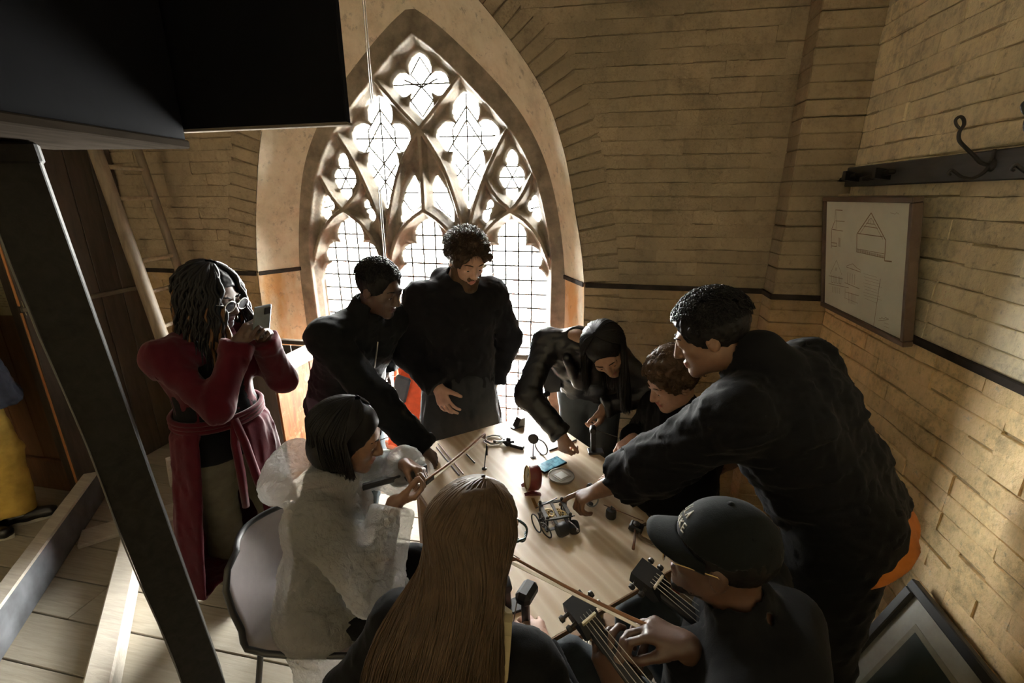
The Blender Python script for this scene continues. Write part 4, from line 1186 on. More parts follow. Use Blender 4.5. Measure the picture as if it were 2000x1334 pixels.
# ================================================================ people: implicit-surface figures
def V(*a): return np.array(a, dtype=np.float64)
def nrm_(v): v = np.asarray(v, float); return v / (np.linalg.norm(v) + 1e-12)
class Field:
    """signed distance field built from smoothly blended primitives, then polygonised"""
    def __init__(self, lo, hi, vox):
        self.vox = vox; self.lo = np.floor(np.array(lo) / vox) * vox
        self.n = np.ceil((np.array(hi) - self.lo) / vox).astype(int) + 1
        self.a = np.full(self.n, .06, np.float32)
    def _blk(self, lo, hi, m):
        i0 = np.clip(np.floor((np.array(lo) - m - self.lo) / self.vox).astype(int), 0, self.n - 1)
        i1 = np.clip(np.ceil((np.array(hi) + m - self.lo) / self.vox).astype(int) + 1, 1, self.n)
        if np.any(i1 <= i0): return None
        ax = [(self.lo[k] + np.arange(i0[k], i1[k]) * self.vox).astype(np.float32) for k in range(3)]
        return (slice(i0[0], i1[0]), slice(i0[1], i1[1]), slice(i0[2], i1[2])), ax[0][:, None, None], ax[1][None, :, None], ax[2][None, None, :]
    def _mix(self, s, d, k, sub):
        A = self.a[s]
        if sub:
            d = -d
            if k > 0:
                h = np.maximum(k - np.abs(A - d), 0) / k; self.a[s] = np.maximum(A, d) + h * h * k * .25
            else: self.a[s] = np.maximum(A, d)
        else:
            if k > 0:
                h = np.maximum(k - np.abs(A - d), 0) / k; self.a[s] = np.minimum(A, d) - h * h * k * .25
            else: self.a[s] = np.minimum(A, d)
    def cone(self, a, b, ra, rb, k=.02, sub=False, flat=None, fk=1.0):
        """tapered capsule; flat = unit vector along which the section is squashed by fk"""
        a, b = np.asarray(a, float), np.asarray(b, float); R = max(ra, rb)
        q = self._blk(np.minimum(a, b) - R, np.maximum(a, b) + R, .05)
        if q is None: return self
        s, X, Y, Z = q; d = b - a; L = d @ d + 1e-12
        px, py, pz = X - a[0], Y - a[1], Z - a[2]
        t = np.clip((px * d[0] + py * d[1] + pz * d[2]) / L, 0, 1)
        qx, qy, qz = px - t * d[0], py - t * d[1], pz - t * d[2]
        if flat is None: dist = np.sqrt(qx * qx + qy * qy + qz * qz)
        else:
            f = nrm_(flat); w_ = qx * f[0] + qy * f[1] + qz * f[2]
            dist = np.sqrt(np.maximum(qx * qx + qy * qy + qz * qz - w_ * w_, 0) + (w_ / fk) ** 2)
        self._mix(s, dist - (ra + (rb - ra) * t), k, sub); return self
    def tubec(self, a, b, ra, rb, k=.02, rnd=.008, flat=None, fk=1.0):
        """flat-ended tapered cylinder (cuffs, hems)"""
        a, b = np.asarray(a, float), np.asarray(b, float); R = max(ra, rb)
        q = self._blk(np.minimum(a, b) - R, np.maximum(a, b) + R, .05)
        if q is None: return self
        s, X, Y, Z = q; d = b - a; Ln = np.linalg.norm(d); u = d / Ln
        px, py, pz = X - a[0], Y - a[1], Z - a[2]
        t = px * u[0] + py * u[1] + pz * u[2]
        qx, qy, qz = px - t * u[0], py - t * u[1], pz - t * u[2]
        if flat is None: rad = np.sqrt(qx * qx + qy * qy + qz * qz)
        else:
            f = nrm_(flat); w_ = qx * f[0] + qy * f[1] + qz * f[2]
            rad = np.sqrt(np.maximum(qx * qx + qy * qy + qz * qz - w_ * w_, 0) + (w_ / fk) ** 2)
        tt = np.clip(t / Ln, 0, 1)
        dr = rad - (ra + (rb - ra) * tt) + rnd; dt = np.abs(t - Ln / 2) - Ln / 2 + rnd
        dist = np.minimum(np.maximum(dr, dt), 0) + np.sqrt(np.maximum(dr, 0) ** 2 + np.maximum(dt, 0) ** 2) - rnd
        self._mix(s, dist, k, False); return self
    def ell(self, c, r, M=None, k=.02, sub=False):
        c, r = np.asarray(c, float), np.asarray(r, float); R = r.max()
        q = self._blk(c - R, c + R, .05)
        if q is None: return self
        s, X, Y, Z = q; px, py, pz = X - c[0], Y - c[1], Z - c[2]
        if M is not None:
            px, py, pz = (px * M[0][0] + py * M[1][0] + pz * M[2][0], px * M[0][1] + py * M[1][1] + pz * M[2][1], px * M[0][2] + py * M[1][2] + pz * M[2][2])
        k0 = np.sqrt((px / r[0]) ** 2 + (py / r[1]) ** 2 + (pz / r[2]) ** 2)
        k1 = np.sqrt((px / r[0] ** 2) ** 2 + (py / r[1] ** 2) ** 2 + (pz / r[2] ** 2) ** 2) + 1e-9
        self._mix(s, k0 * (k0 - 1) / k1, k, sub); return self
    def half(self, p, n, k=.0):
        """keep only the side the normal n does not point to"""
        p, n = np.asarray(p, float), nrm_(n)
        ax = [self.lo[i] + np.arange(self.n[i]) * self.vox for i in range(3)]
        d = ((ax[0] - p[0]) * n[0])[:, None, None] + ((ax[1] - p[1]) * n[1])[None, :, None] + ((ax[2] - p[2]) * n[2])[None, None, :]
        self.a = np.maximum(self.a, d.astype(np.float32)); return self
    def wrinkle(self, amp, scale, seed=0, stretch=(1, 1, 1), ridge=.5, band=.03):
        scale = scale * 2.7; m = np.where(np.abs(self.a) < band)
        if len(m[0]) == 0: return self
        P = np.stack([self.lo[i] + m[i] * self.vox for i in range(3)], 1).astype(np.float32) * np.array(stretch, np.float32)
        r = np.random.RandomState(seed); out = np.zeros(len(P), np.float32); A = 1.0; S = 1.0; tot = 0
        for o in range(3):
            W = r.normal(size=(3, 3)); ph = r.uniform(0, 6.28, 3)
            warp = np.stack([np.sin((P @ r.normal(size=3)) * scale * S * .6 + ph[i]) for i in range(3)], 1) * (.35 / (scale * S) * 3)
            f = 0
            for i in range(2):
                w_ = nrm_(W[i]) * scale * S; sn = np.sin((P + warp) @ w_ + ph[i])
                f = f + (1 - ridge) * sn + ridge * (1 - 2 * np.abs(sn) ** .75)
            out += A * f * .5; tot += A; A *= .55; S *= 2.05
        self.a[m] += (amp / tot * out).astype(np.float32); return self
    def mesh(self, name, mats, parent, adapt=0.0, matfn=None):
        a = self.a; a[0] = a[-1] = .06; a[:, 0] = a[:, -1] = .06; a[:, :, 0] = a[:, :, -1] = .06
        o = sdf_mesh(name, np.clip(a, -.05, .06), self.lo, self.vox, mats, parent, adapt, matfn)
        if parent is not None:
            o.matrix_parent_inverse = Matrix.Translation(-Vector(parent.location))
        return o
def ik(a, t, l1, l2, pole):
    """two-bone chain from a to t bending towards pole"""
    a, t = np.asarray(a, float), np.asarray(t, float); d = t - a; D = np.linalg.norm(d)
    if D > (l1 + l2) * .999:
        s = D / (l1 + l2) * 1.001; l1 *= s; l2 *= s
    u = d / D; x = (l1 * l1 - l2 * l2 + D * D) / (2 * D); h = math.sqrt(max(l1 * l1 - x * x, 0))
    p = np.asarray(pole, float); p = p - u * (p @ u); p = nrm_(p)
    return a + u * x + p * h
SKINS = {}
def skin_mat(name, col, rough=.5):
    m, nt, b = nt_mat(name)
    tc = N(nt, 'ShaderNodeTexCoord').outputs['Object']
    f = noise(nt, tc, 35, 4)
    c = ramp(nt, f, [(.3, tuple(c * .86 for c in col)), (.7, tuple(min(1, c * 1.1) for c in col))]).outputs[0]
    nt.links.new(c, b.inputs['Base Color']); b.inputs['Roughness'].default_value = rough
    b.inputs['Subsurface Weight'].default_value = .0
    bump(nt, b, noise(nt, tc, 260, 2), .08, .001)
    return m
S_dark = skin_mat('deep_brown_skin', (.070, .036, .022), .42); L_dark = simple('deep_brown_lips', (.085, .030, .026), .4)
S_brown = skin_mat('brown_skin', (.18, .095, .055), .45); L_brown = simple('brown_lips', (.20, .075, .055), .4)
S_tan = skin_mat('tan_skin', (.33, .19, .125), .48); L_tan = simple('tan_lips', (.34, .13, .10), .4)
S_fair = skin_mat('fair_skin', (.52, .31, .23), .5); L_fair = simple('fair_lips', (.45, .17, .14), .45)
M_eye = simple('eye_white', (.55, .52, .48), .2); M_iris = simple('dark_iris', (.02, .012, .008), .15)

class Person:
    def __init__(s, name_label, h, pel, sh, head, look, up=(0, 0, 1), rs=None, rh=None, male=True, skin=None, lips=None, root=None, build=1.0, hs=1.04):
        s.h, s.male, s.bw = h, male, build
        s.skin, s.lips = skin, lips
        s.pel, s.shc, s.hd = np.array(pel, float), np.array(sh, float), np.array(head, float)
        s.f = nrm_(look); u = np.asarray(up, float); s.r = nrm_(np.cross(s.f, u)); s.u = np.cross(s.r, s.f)
        s.rs = nrm_(rs if rs is not None else s.r); s.rh = nrm_(rh if rh is not None else s.rs)
        s.spine = nrm_(s.shc - s.pel); s.fw = nrm_(np.cross(s.spine, s.rs)) ; s.fw = -s.fw if False else s.fw
        # forward of the chest = up x right
        s.fw = nrm_(np.cross(s.spine, s.rs))
        s.hsc = hs
        sw = (.108 if male else .098) * h
        s.S = {'R': s.shc + s.rs * sw - s.spine * .035, 'L': s.shc - s.rs * sw - s.spine * .035}
        hw = .052 * h
        s.Hp = {'R': s.pel + s.rh * hw, 'L': s.pel - s.rh * hw}
        s.E, s.W, s.K, s.A, s.hand, s.toe = {}, {}, {}, {}, {}, {}
        s.la, s.lf, s.lt, s.ls = .178 * h, .155 * h, .245 * h, .240 * h
        s.root = thing('person', name_label, 'person', root if root is not None else (s.pel[0], s.pel[1], 0))
    def arm(s, side, wrist, pole, d, n, curl=(25, 30, 20), spread=.1, thumb=(.7, .6, .3), tcurl=20, curls=None):
        s.W[side] = np.array(wrist, float); s.E[side] = ik(s.S[side], wrist, s.la, s.lf, pole)
        s.hand[side] = dict(d=nrm_(d), n=np.asarray(n, float), curl=curl, spread=spread, thumb=thumb, tcurl=tcurl, curls=curls)
        return s
    def leg(s, side, ankle, pole, toe, knee=None):
        s.A[side] = np.array(ankle, float); s.K[side] = ik(s.Hp[side], ankle, s.lt, s.ls, pole) if knee is None else np.array(knee, float); s.toe[side] = nrm_(toe); return s
    # ---- local head coordinates: x right, y forward, z up
    def H(s, x, y, z): return s.hd + (s.r * x + s.f * y + s.u * z) * s.hsc
    def mer(s, ph, th, out=.016):
        """point on the scalp: ph azimuth from the back (right positive), th polar angle from the crown, degrees"""
        a, t = math.radians(ph), math.radians(th)
        return s.H(math.sin(a) * math.sin(t) * (.076 + out), -.018 - math.cos(a) * math.sin(t) * (.096 + out), .034 + math.cos(t) * (.087 + out))
    def HM(s): return np.stack([s.r, s.f, s.u], 1)
    def bbox(s, extra=()):
        P = [s.pel, s.shc, s.hd] + list(s.S.values()) + list(s.Hp.values()) + list(s.E.values()) + list(s.W.values()) + list(s.K.values()) + list(s.A.values()) + list(extra)
        for sd, hd in s.hand.items(): P.append(s.W[sd] + hd['d'] * .19)
        for sd, t in s.toe.items(): P.append(s.A[sd] + t * .2); P.append(s.A[sd] - np.array([0, 0, .1]))
        P = np.array(P); return P.min(0) - .17, P.max(0) + .17
    def head_prims(s, F):
        q = s.hsc; M = s.HM(); m = s.male
        F.ell(s.H(0, -.015, .03), np.array((.074, .095, .085)) * q, M, .0)
        F.ell(s.H(0, .028, -.03), np.array((.061, .066, .082)) * q, M, .03)
        j = .047 if m else .041
        for e in (-1, 1):
            F.cone(s.H(e * j, .012, -.062), s.H(e * .012, .074, -.094), .021 * q, .018 * q, .025)
            F.ell(s.H(e * .040, .062, -.022), np.array((.022, .022, .020)) * q, M, .02)
        F.ell(s.H(0, .078, -.096), np.array((.021, .018, .018)) * q, M, .015)
        F.cone(s.H(-.036, .080, .022), s.H(.036, .080, .022), .0135 * q, .0135 * q, .014)
        for e in (-1, 1): F.ell(s.H(e * .032, .103, .004), np.array((.019, .020, .012)) * q, M, .012, True)
        for e in (-1, 1): F.ell(s.H(e * .031, .078, .002), np.array((.016, .0135, .012)) * q, M, .004)
        for e in (-1, 1): F.ell(s.H(e * .031, .0805, .0085), np.array((.0175, .0155, .0092)) * q, M, .003)
        F.cone(s.H(0, .090, .012), s.H(0, .112, -.030), .0085 * q, .0115 * q, .010)
        for e in (-1, 1): F.ell(s.H(e * .011, .101, -.035), np.array((.0085, .010, .008)) * q, M, .006)
        F.ell(s.H(0, .0945, -.0585), np.array((.022, .010, .0062)) * q, M, .006)
        F.ell(s.H(0, .0925, -.0695), np.array((.019, .0105, .0075)) * q, M, .006)
        F.cone(s.H(-.017, .104, -.0640), s.H(.017, .104, -.0640), .0022, .0022, .003, True)
        for e in (-1, 1):
            F.ell(s.H(e * .0765, -.004, -.010), np.array((.0085, .0195, .031)) * q, M, .008)
            F.ell(s.H(e * .087, .001, -.008), np.array((.006, .011, .018)) * q, M, .004, True)
        rn = (.054 if m else .046) * (s.h / 1.75)
        nb = s.shc + s.spine * .02
        F.cone(s.H(0, -.022, -.055), nb, rn, rn * 1.12, .035)
    def hand_prims(s, F, side):
        W, hh = s.W[side], s.hand[side]; d = hh['d']; n = hh['n'] - d * (hh['n'] @ d); n = nrm_(n)
        t = np.cross(d, n) if side == 'R' else np.cross(n, d)
        g = (1.0 if s.male else .92) * s.h / 1.75
        offs = (.0335, .0115, -.0105, -.031); lens = ((.043, .027, .021), (.047, .031, .022), (.043, .029, .021), (.034, .022, .018))
        kn = [W + d * (.088 - .006 * abs(i - 1)) * g + t * offs[i] * g for i in range(4)]
        F.cone(s.E[side] * .12 + W * .88, W + d * .02, .027 * g, .025 * g, .02, flat=n, fk=.82)
        for i in range(4):
            F.cone(W + d * .015 * g + t * offs[i] * .45 * g, kn[i], .0185 * g, .0125 * g, .014, flat=n, fk=.85)
        for i in range(4):
            c = hh['curls'][i] if hh['curls'] else hh['curl']
            p = kn[i]; a = 0; sp = (1.5 - i) * hh['spread']
            for j in range(3):
                a += math.radians(c[j]); dd = nrm_(d * math.cos(a) + n * math.sin(a) + t * sp * (.6 if j else 1) * math.cos(a))
                e = p + dd * lens[i][j] * g
                F.cone(p, e, (.0098 - .0009 * j - (.0012 if i == 3 else 0)) * g, (.0090 - .0009 * j - (.0012 if i == 3 else 0)) * g, .003 if j else .006)
                p = e
        th = hh['thumb']; dd = nrm_(t * th[0] + d * th[1] + n * th[2])
        p = W + d * .022 * g + t * .022 * g + n * .006
        F.cone(W + d * .01 + t * .01, p + dd * .03 * g, .018 * g, .0155 * g, .012)
        ax = 0
        for j, L in enumerate((.044, .034, .026)):
            e = p + dd * L * g
            F.cone(p, e, (.0135 - .0016 * j) * g, (.0118 - .0014 * j) * g, .006)
            p = e; a = math.radians(hh['tcurl']); dd = nrm_(dd * math.cos(a) + nrm_(d * .55 + n * .5 - t * .35) * math.sin(a))
    def body(s, vox=.0052, adapt=.15):
        lo, hi = s.bbox(); F = Field(lo, hi, vox); b = s.bw * s.h / 1.75; m = s.male
        s.head_prims(F)
        cw, dp = (.085, .62) if m else (.076, .66)
        chest = s.pel + (s.shc - s.pel) * .72; belly = s.pel + (s.shc - s.pel) * .35
        for e in (-1, 1):
            F.cone(s.shc + s.rs * e * .07 * b - s.spine * .05, chest + s.rs * e * .06 * b, .082 * b, .10 * b, .05, flat=s.fw, fk=.95)
            F.cone(chest + s.rs * e * .055 * b, belly + s.rs * e * .05 * b, .098 * b, .088 * b, .05)
            F.cone(belly + s.rs * e * .05 * b, s.pel + s.rh * e * .06 * b, .09 * b, .10 * b, .05)
        if not m:
            for e in (-1, 1): F.ell(chest + s.rs * e * .075 * b + s.fw * .085 * b - s.spine * .02, (.055, .055, .055), None, .03)
        for sd in s.S:
            F.cone(s.shc + s.spine * .0, s.S[sd], .050 * b, .050 * b, .04)
            if sd not in s.W: continue
            F.cone(s.S[sd], s.E[sd], .049 * b, .039 * b, .03); F.cone(s.E[sd], s.W[sd], .041 * b, .026 * b, .02)
            mid = s.E[sd] * .72 + s.W[sd] * .28; F.ell(mid, (.043 * b,) * 3, None, .03)
            s.hand_prims(F, sd)
        for sd in s.A:
            F.cone(s.Hp[sd], s.K[sd], .088 * b, .056 * b, .05); F.cone(s.K[sd], s.A[sd], .056 * b, .037 * b, .03)
            calf = s.K[sd] * .68 + s.A[sd] * .32; back = nrm_(s.Hp[sd] * .5 + s.A[sd] * .5 - s.K[sd]); F.ell(calf + back * .015, (.056 * b,) * 3, None, .04)
            t = s.toe[sd]; F.cone(s.A[sd] + V(0, 0, -.03) - t * .03, s.A[sd] + t * .15 + V(0, 0, -.05), .034, .028, .03)
        lipc = s.H(0, .098, -.064); lc = s.HM(); q = s.hsc
        def matfn(c):
            p = (c - lipc) @ lc
            return ((p[:, 0] / .0225) ** 2 + (p[:, 2] / .0125) ** 2 + (p[:, 1] / .014) ** 2 < q * q).astype(int)
        o = F.mesh('body', [s.skin, s.lips], s.root, adapt, matfn)
        s.eyes(); return o
    def add(s, mb, name, mat, smooth=True):
        o = mb.build(name, mat, s.root, smooth); o.matrix_parent_inverse = Matrix.Translation(-Vector(s.root.location)); return o
    def sub(s, mb, name, mat, parent, smooth=True):
        o = mb.build(name, mat, parent, smooth); o.matrix_parent_inverse = parent.matrix_parent_inverse.copy() if False else Matrix.Identity(4); return o
    def eyes(s):
        for e in (-1, 1):
            c = Vector(s.H(e * .031, .0805, -.001)); f = Vector(s.f)
            mb = MB().lathe(c, [(.0, .0118), (.004, .0113), (.0065, .0098)], f - Vector(s.u) * .25, 12, 1)
            mb.lathe(c, [(.0065, .0098), (.009, .0076), (.0105, .005), (.0108, .002)], f - Vector(s.u) * .25, 12, 0)
            s.add(mb, 'eye', [M_eye, M_iris])
    def brows(s, mat, w=.0035):
        for e in (-1, 1):
            s.add(MB().tube([Vector(s.H(e * x, y, z)) for x, y, z in ((.014, .0955, .024), (.028, .0945, .029), (.042, .087, .028), (.051, .078, .022))], [w * .7, w, w * .9, w * .4], 6), 'eyebrow', mat)
    def glasses(s, mat, lens=None, r=.024, thick=.0022, round_=True):
        g = thing('tmp', None, None); bpy.data.objects.remove(g)
        fr = MB()
        for e in (-1, 1):
            n_ = 22; pts = []
            for k in range(n_):
                a = 2 * math.pi * k / n_; ca, sa = math.cos(a), math.sin(a)
                if not round_: ca, sa = math.copysign(abs(ca) ** .6, ca), math.copysign(abs(sa) ** .6, sa)
                pts.append(Vector(s.H(e * .033 + ca * r, .112 - .10 * (ca * r * e + 0) * e * .0 - .012 * abs(ca * r * e + .033 * 1) * .6, -.002 + sa * r * .88)))
            fr.tube(pts, thick, 6, closed=True)
            fr.tube([Vector(s.H(e * .057, .108, .006)), Vector(s.H(e * .078, .085, .006)), Vector(s.H(e * .082, .0, .004)), Vector(s.H(e * .078, -.022, -.012))], thick, 6)
        fr.tube([Vector(s.H(-.010, .112, .004)), Vector(s.H(0, .115, .007)), Vector(s.H(.010, .112, .004))], thick, 6)
        o = s.add(fr, 'glasses', mat); tag(o, 'spectacles')
        if lens:
            for e in (-1, 1):
                l_ = MB().lathe(Vector(s.H(e * .033, .1105, -.002)), [(.0, .0), (r * .95, 0)], Vector(s.f), 20)
                c = l_.build('lens', lens, o, True)
        return o
    # ---------------------------------------------------------------- garments
    def jacket(s, mat, name='jacket', loose=.02, hem=.12, vox=.0085, arms='LR', cuff=.0, wr=(.010, 24), seed=1, collar=True, flare=.0, armr=None, stop=1.0, ridge=.55, hemdir=None, adapt=0.05, torso=True, sleeve=(.0, .0)):
        lo, hi = s.bbox(); F = Field(lo - .05, hi + .05, vox); b = s.bw * s.h / 1.75; L = loose
        chest = s.pel + (s.shc - s.pel) * .72; belly = s.pel + (s.shc - s.pel) * .35
        hd = nrm_(hemdir) if hemdir is not None else -s.spine
        if torso:
            for e in (-1, 1):
                F.cone(s.shc + s.rs * e * .060 * b - s.spine * .075, chest + s.rs * e * .062 * b, .078 * b + L, .092 * b + L, .035)
                F.cone(chest + s.rs * e * .060 * b, belly + s.rs * e * .056 * b, .092 * b + L, .088 * b + L * 1.1, .035)
                F.tubec(belly + s.rs * e * .054 * b, s.pel + s.rh * e * .058 * b + hd * hem, .088 * b + L * 1.1, .095 * b + L * 1.2 + flare, .035, .012)
            if not s.male:
                for e in (-1, 1): F.ell(chest + s.rs * e * .072 * b + s.fw * .072 * b - s.spine * .02, np.array((.055, .055, .055)) + L * .5, None, .04)
        for sd in arms:
            F.cone(s.shc - s.spine * .005, s.S[sd], .052 * b + L * .6, .052 * b + L * .75, .04)
            if sd not in s.W: continue
            e_ = 1 if sd == 'R' else -1
            if torso: F.cone(s.S[sd] - s.spine * .01, chest + s.rs * e_ * .085 * b - s.spine * .02, .048 * b + L * .7, .066 * b + L * .8, .04)
            r0, r1, r2 = .051 * b + L * .75, .042 * b + L * .65 + sleeve[0], .031 * b + L * .5 + sleeve[1]
            end = s.E[sd] + (s.W[sd] - s.E[sd]) * stop
            F.cone(s.S[sd], s.E[sd], r0, r1, .04); F.tubec(s.E[sd] - (end - s.E[sd]) * .0, end, r1, r2, .03, .008)
            F.ell(s.E[sd], (r1 * 1.04,) * 3, None, .02)
            if cuff: 
                dd = nrm_(end - s.E[sd]); F.tubec(end - dd * cuff, end + dd * .004, r2 + .007, r2 + .007, .006, .005)
        if torso and collar:
            nb = s.shc + s.spine * .045; ct = s.H(0, -.012, -.085) * .45 + nb * .55
            F.cone(nb - s.spine * .05, ct, .070 * b + L * .3, .062 * b + L * .2, .03)
        if wr: F.wrinkle(wr[0], wr[1], seed, ridge=ridge)
        if torso and collar:   # neck opening
            F.cone(s.shc + s.spine * .055, s.H(0, .01, -.04), .047 * b, .060 * b, .008, True)
        s.F = F
        return F
    def trousers(s, mat, name='trousers', loose=.012, vox=.009, wr=(.008, 22), seed=3, flare=.0, short=0.0):
        lo, hi = s.bbox(); F = Field(lo - .03, hi + .03, vox); b = s.bw * s.h / 1.75
        w = s.pel + s.spine * .12
        for e in (-1, 1): F.cone(w + s.rh * e * .05 * b, s.pel + s.rh * e * .06 * b, .095 * b + loose, .105 * b + loose, .05)
        for sd in s.A:
            F.cone(s.Hp[sd], s.K[sd], .092 * b + loose, .064 * b + loose, .05)
            end = s.A[sd] + (s.K[sd] - s.A[sd]) * short
            F.tubec(s.K[sd], end, .064 * b + loose, .050 * b + loose + flare, .035, .008)
        if wr: F.wrinkle(wr[0], wr[1], seed)
        return F.mesh(name, mat, s.root, .05)
    def shoes(s, mat, sole=None):
        for sd in s.A:
            t = s.toe[sd].copy(); t[2] = 0; t = nrm_(t); A = s.A[sd]; z0 = A[2] - .075 if A[2] > .12 else 0.0
            z0 = max(z0, 0)
            base = V(A[0], A[1], z0); F = Field(base - .3, base + .3, .007)
            F.cone(base - t * .045 + V(0, 0, .045), base + t * .05 + V(0, 0, .045), .044, .043, .0)
            F.cone(base + t * .05 + V(0, 0, .04), base + t * .155 + V(0, 0, .036), .042, .036, .03)
            F.cone(base - t * .03 + V(0, 0, .06), base - t * .035 + V(0, 0, .115), .044, .041, .03)
            F.half(base + V(0, 0, .012), (0, 0, -1)); F.wrinkle(.003, 60, 4)
            o = F.mesh('shoe', mat, s.root)
            sd_ = np.cross(t, V(0, 0, 1)); pts = []
            for k in range(24):
                a = 2 * math.pi * k / 24; x = math.cos(a); y = math.sin(a)
                wd = .043 if x < .2 else .043 - .008 * x
                pts.append(Vector(base + t * (.052 + .145 * x) + sd_ * wd * y))
            m_ = MB().prism([p for p in pts], (0, 0, .02)); so = m_.build('sole', sole or M_black, o)
    # hair shapes
    def cap_hair(s, mat, out=.010, vox=.0045, wr=(.006, 90), seed=5, low=-.03, front=.060, extra=None, name='hair', ridge=.4, back=-.06, adapt=0.0, hl=.014):
        lo = s.hd - .22; hi = s.hd + .22; F = Field(lo, hi, vox); M = s.HM(); q = s.hsc
        F.ell(s.H(0, -.018, .034), (np.array((.076, .096, .087)) + out) * q, M, 0)
        if extra: extra(F)
        # cut away face and below the hairline
        F.ell(s.H(0, .118, -.036 + hl), np.array((.083, .078, .104)) * q, M, .008, True)
        F.ell(s.H(0, .06, -.13), np.array((.12, .10, .09)) * q, M, .01, True)
        F.half(s.H(0, 0, back), -s.u)
        if wr: F.wrinkle(wr[0], wr[1], seed, ridge=ridge)
        return F.mesh(name, mat, s.root, adapt)
def strands(pts_fn, n, seed, r=.0022, nseg=14, sides=4):
    """bundle of tapered hair strands; pts_fn(rng) -> list of points"""
    rg = random.Random(seed); mb = MB()
    for _ in range(n):
        P = pts_fn(rg); m = len(P); rr = r * rg.uniform(.6, 1.3)
        mb.tube(P, [rr * (1 - .75 * (i / (m - 1)) ** 2) for i in range(m)], sides, cap=False)
    return mb
def bez(P, n):
    out = []
    for k in range(n):
        t = k / (n - 1); Q = [Vector(p) for p in P]
        while len(Q) > 1: Q = [Q[i].lerp(Q[i + 1], t) for i in range(len(Q) - 1)]
        out.append(Q[0])
    return out

def fuzz(P, mat, n, length, curl=1.0, ph=125, thmax=95, out=.012, r=.0022, seed=1, name='hair_strands', down=.35, front_down=0.0):
    """short strands growing out of the scalp: curls, tousles"""
    def fn(rg_):
        f_ = rg_.uniform(-180, 180); th = math.degrees(math.acos(1 - rg_.random() * (1 - math.cos(math.radians(thmax)))))
        if abs(f_) > ph: th = min(th, 58 if abs(f_) < 165 else 52)
        p0 = np.array(P.mer(f_, th, out * .4)); nn = nrm_(p0 - P.H(0, -.018, .034)); L = length * rg_.uniform(.6, 1.3)
        a1 = nrm_(np.array([rg_.gauss(0, 1), rg_.gauss(0, 1), rg_.gauss(0, 1)])); t1 = nrm_(np.cross(nn, a1)); t2 = np.cross(nn, t1); pts = []
        w_ = rg_.uniform(0, 6.28); fr = max(0, -math.cos(math.radians(f_))) * front_down
        for k in range(7):
            t = k / 6; ang = w_ + t * 5.0 * curl
            pts.append(Vector(p0 + nn * L * (.75 * t - down * t * t) + (t1 * math.cos(ang) + t2 * math.sin(ang)) * L * .28 * t ** .5 * curl + t1 * L * .5 * t * (1 - min(1, curl)) - P.u * L * (down + fr) * t * t))
        return pts
    return P.add(strands(fn, n, seed, r, sides=4), name, mat)
# ================================================================ cloth and hair materials
def cloth(name, col, rough=.85, var=.15, scale=18, weave=420, sheen=.15):
    m, nt, b = nt_mat(name)
    tc = N(nt, 'ShaderNodeTexCoord').outputs['Object']
    f = noise(nt, tc, scale, 4)
    nt.links.new(ramp(nt, f, [(.3, tuple(c * (1 - var) for c in col)), (.7, tuple(min(1, c * (1 + var)) for c in col))]).outputs[0], b.inputs['Base Color'])
    b.inputs['Roughness'].default_value = rough; b.inputs['Sheen Weight'].default_value = sheen * .25; b.inputs['Specular IOR Level'].default_value = .10
    h = math_(nt, 'ADD', math_(nt, 'MULTIPLY', noise(nt, tc, weave, 2), .5), noise(nt, tc, 45, 3))
    bump(nt, b, h, .25, .004)
    return m
def hairmat(name, col, rough=.42):
    m, nt, b = nt_mat(name)
    tc = N(nt, 'ShaderNodeTexCoord').outputs['Object']
    f = noise(nt, mapping(nt, tc, (1, 1, .15)), 40, 3)
    nt.links.new(ramp(nt, f, [(.3, tuple(c * .75 for c in col)), (.7, tuple(min(1, c * 1.3) for c in col))]).outputs[0], b.inputs['Base Color'])
    b.inputs['Roughness'].default_value = rough; b.inputs['Specular IOR Level'].default_value = .14
    return m
C_red = cloth('maroon_wool', (.058, .0045, .010), .9, .15, sheen=.5)
C_black = cloth('black_cotton', (.004, .004, .0046)); C_jacket = cloth('black_jacket', (.0055, .006, .0068), .75)
C_hood = cloth('charcoal_fleece', (.0085, .0082, .010), .9, sheen=.3); C_denimblk = cloth('black_denim', (.0045, .0045, .0056), .8)
C_khaki = cloth('olive_corduroy', (.13, .115, .075)); C_grey = cloth('grey_cotton', (.09, .088, .085)); C_jeans = cloth('blue_grey_denim', (.045, .056, .064), .8)
C_leather = simple('black_leather', (.008, .008, .009), .36, var=.15, bmp=.2, bscale=30, bdist=.006)
C_orange = cloth('rust_orange_shirt', (.40, .13, .025)); C_ochre = cloth('ochre_canvas', (.46, .32, .075), .85, .3, 9); C_brown = cloth('brown_knit', (.08, .055, .04))
C_white = cloth('white_cotton', (.5, .5, .48)); C_slate = cloth('slate_skirt', (.028, .03, .032), .8)
H_black = hairmat('black_hair', (.010, .009, .009)); H_brown = hairmat('dark_brown_hair', (.045, .028, .018)); H_lt = hairmat('light_brown_hair', (.062, .040, .023), .40)
H_bronze = hairmat('bronze_hair', (.12, .062, .026)); H_mid = hairmat('chestnut_hair', (.075, .045, .026))
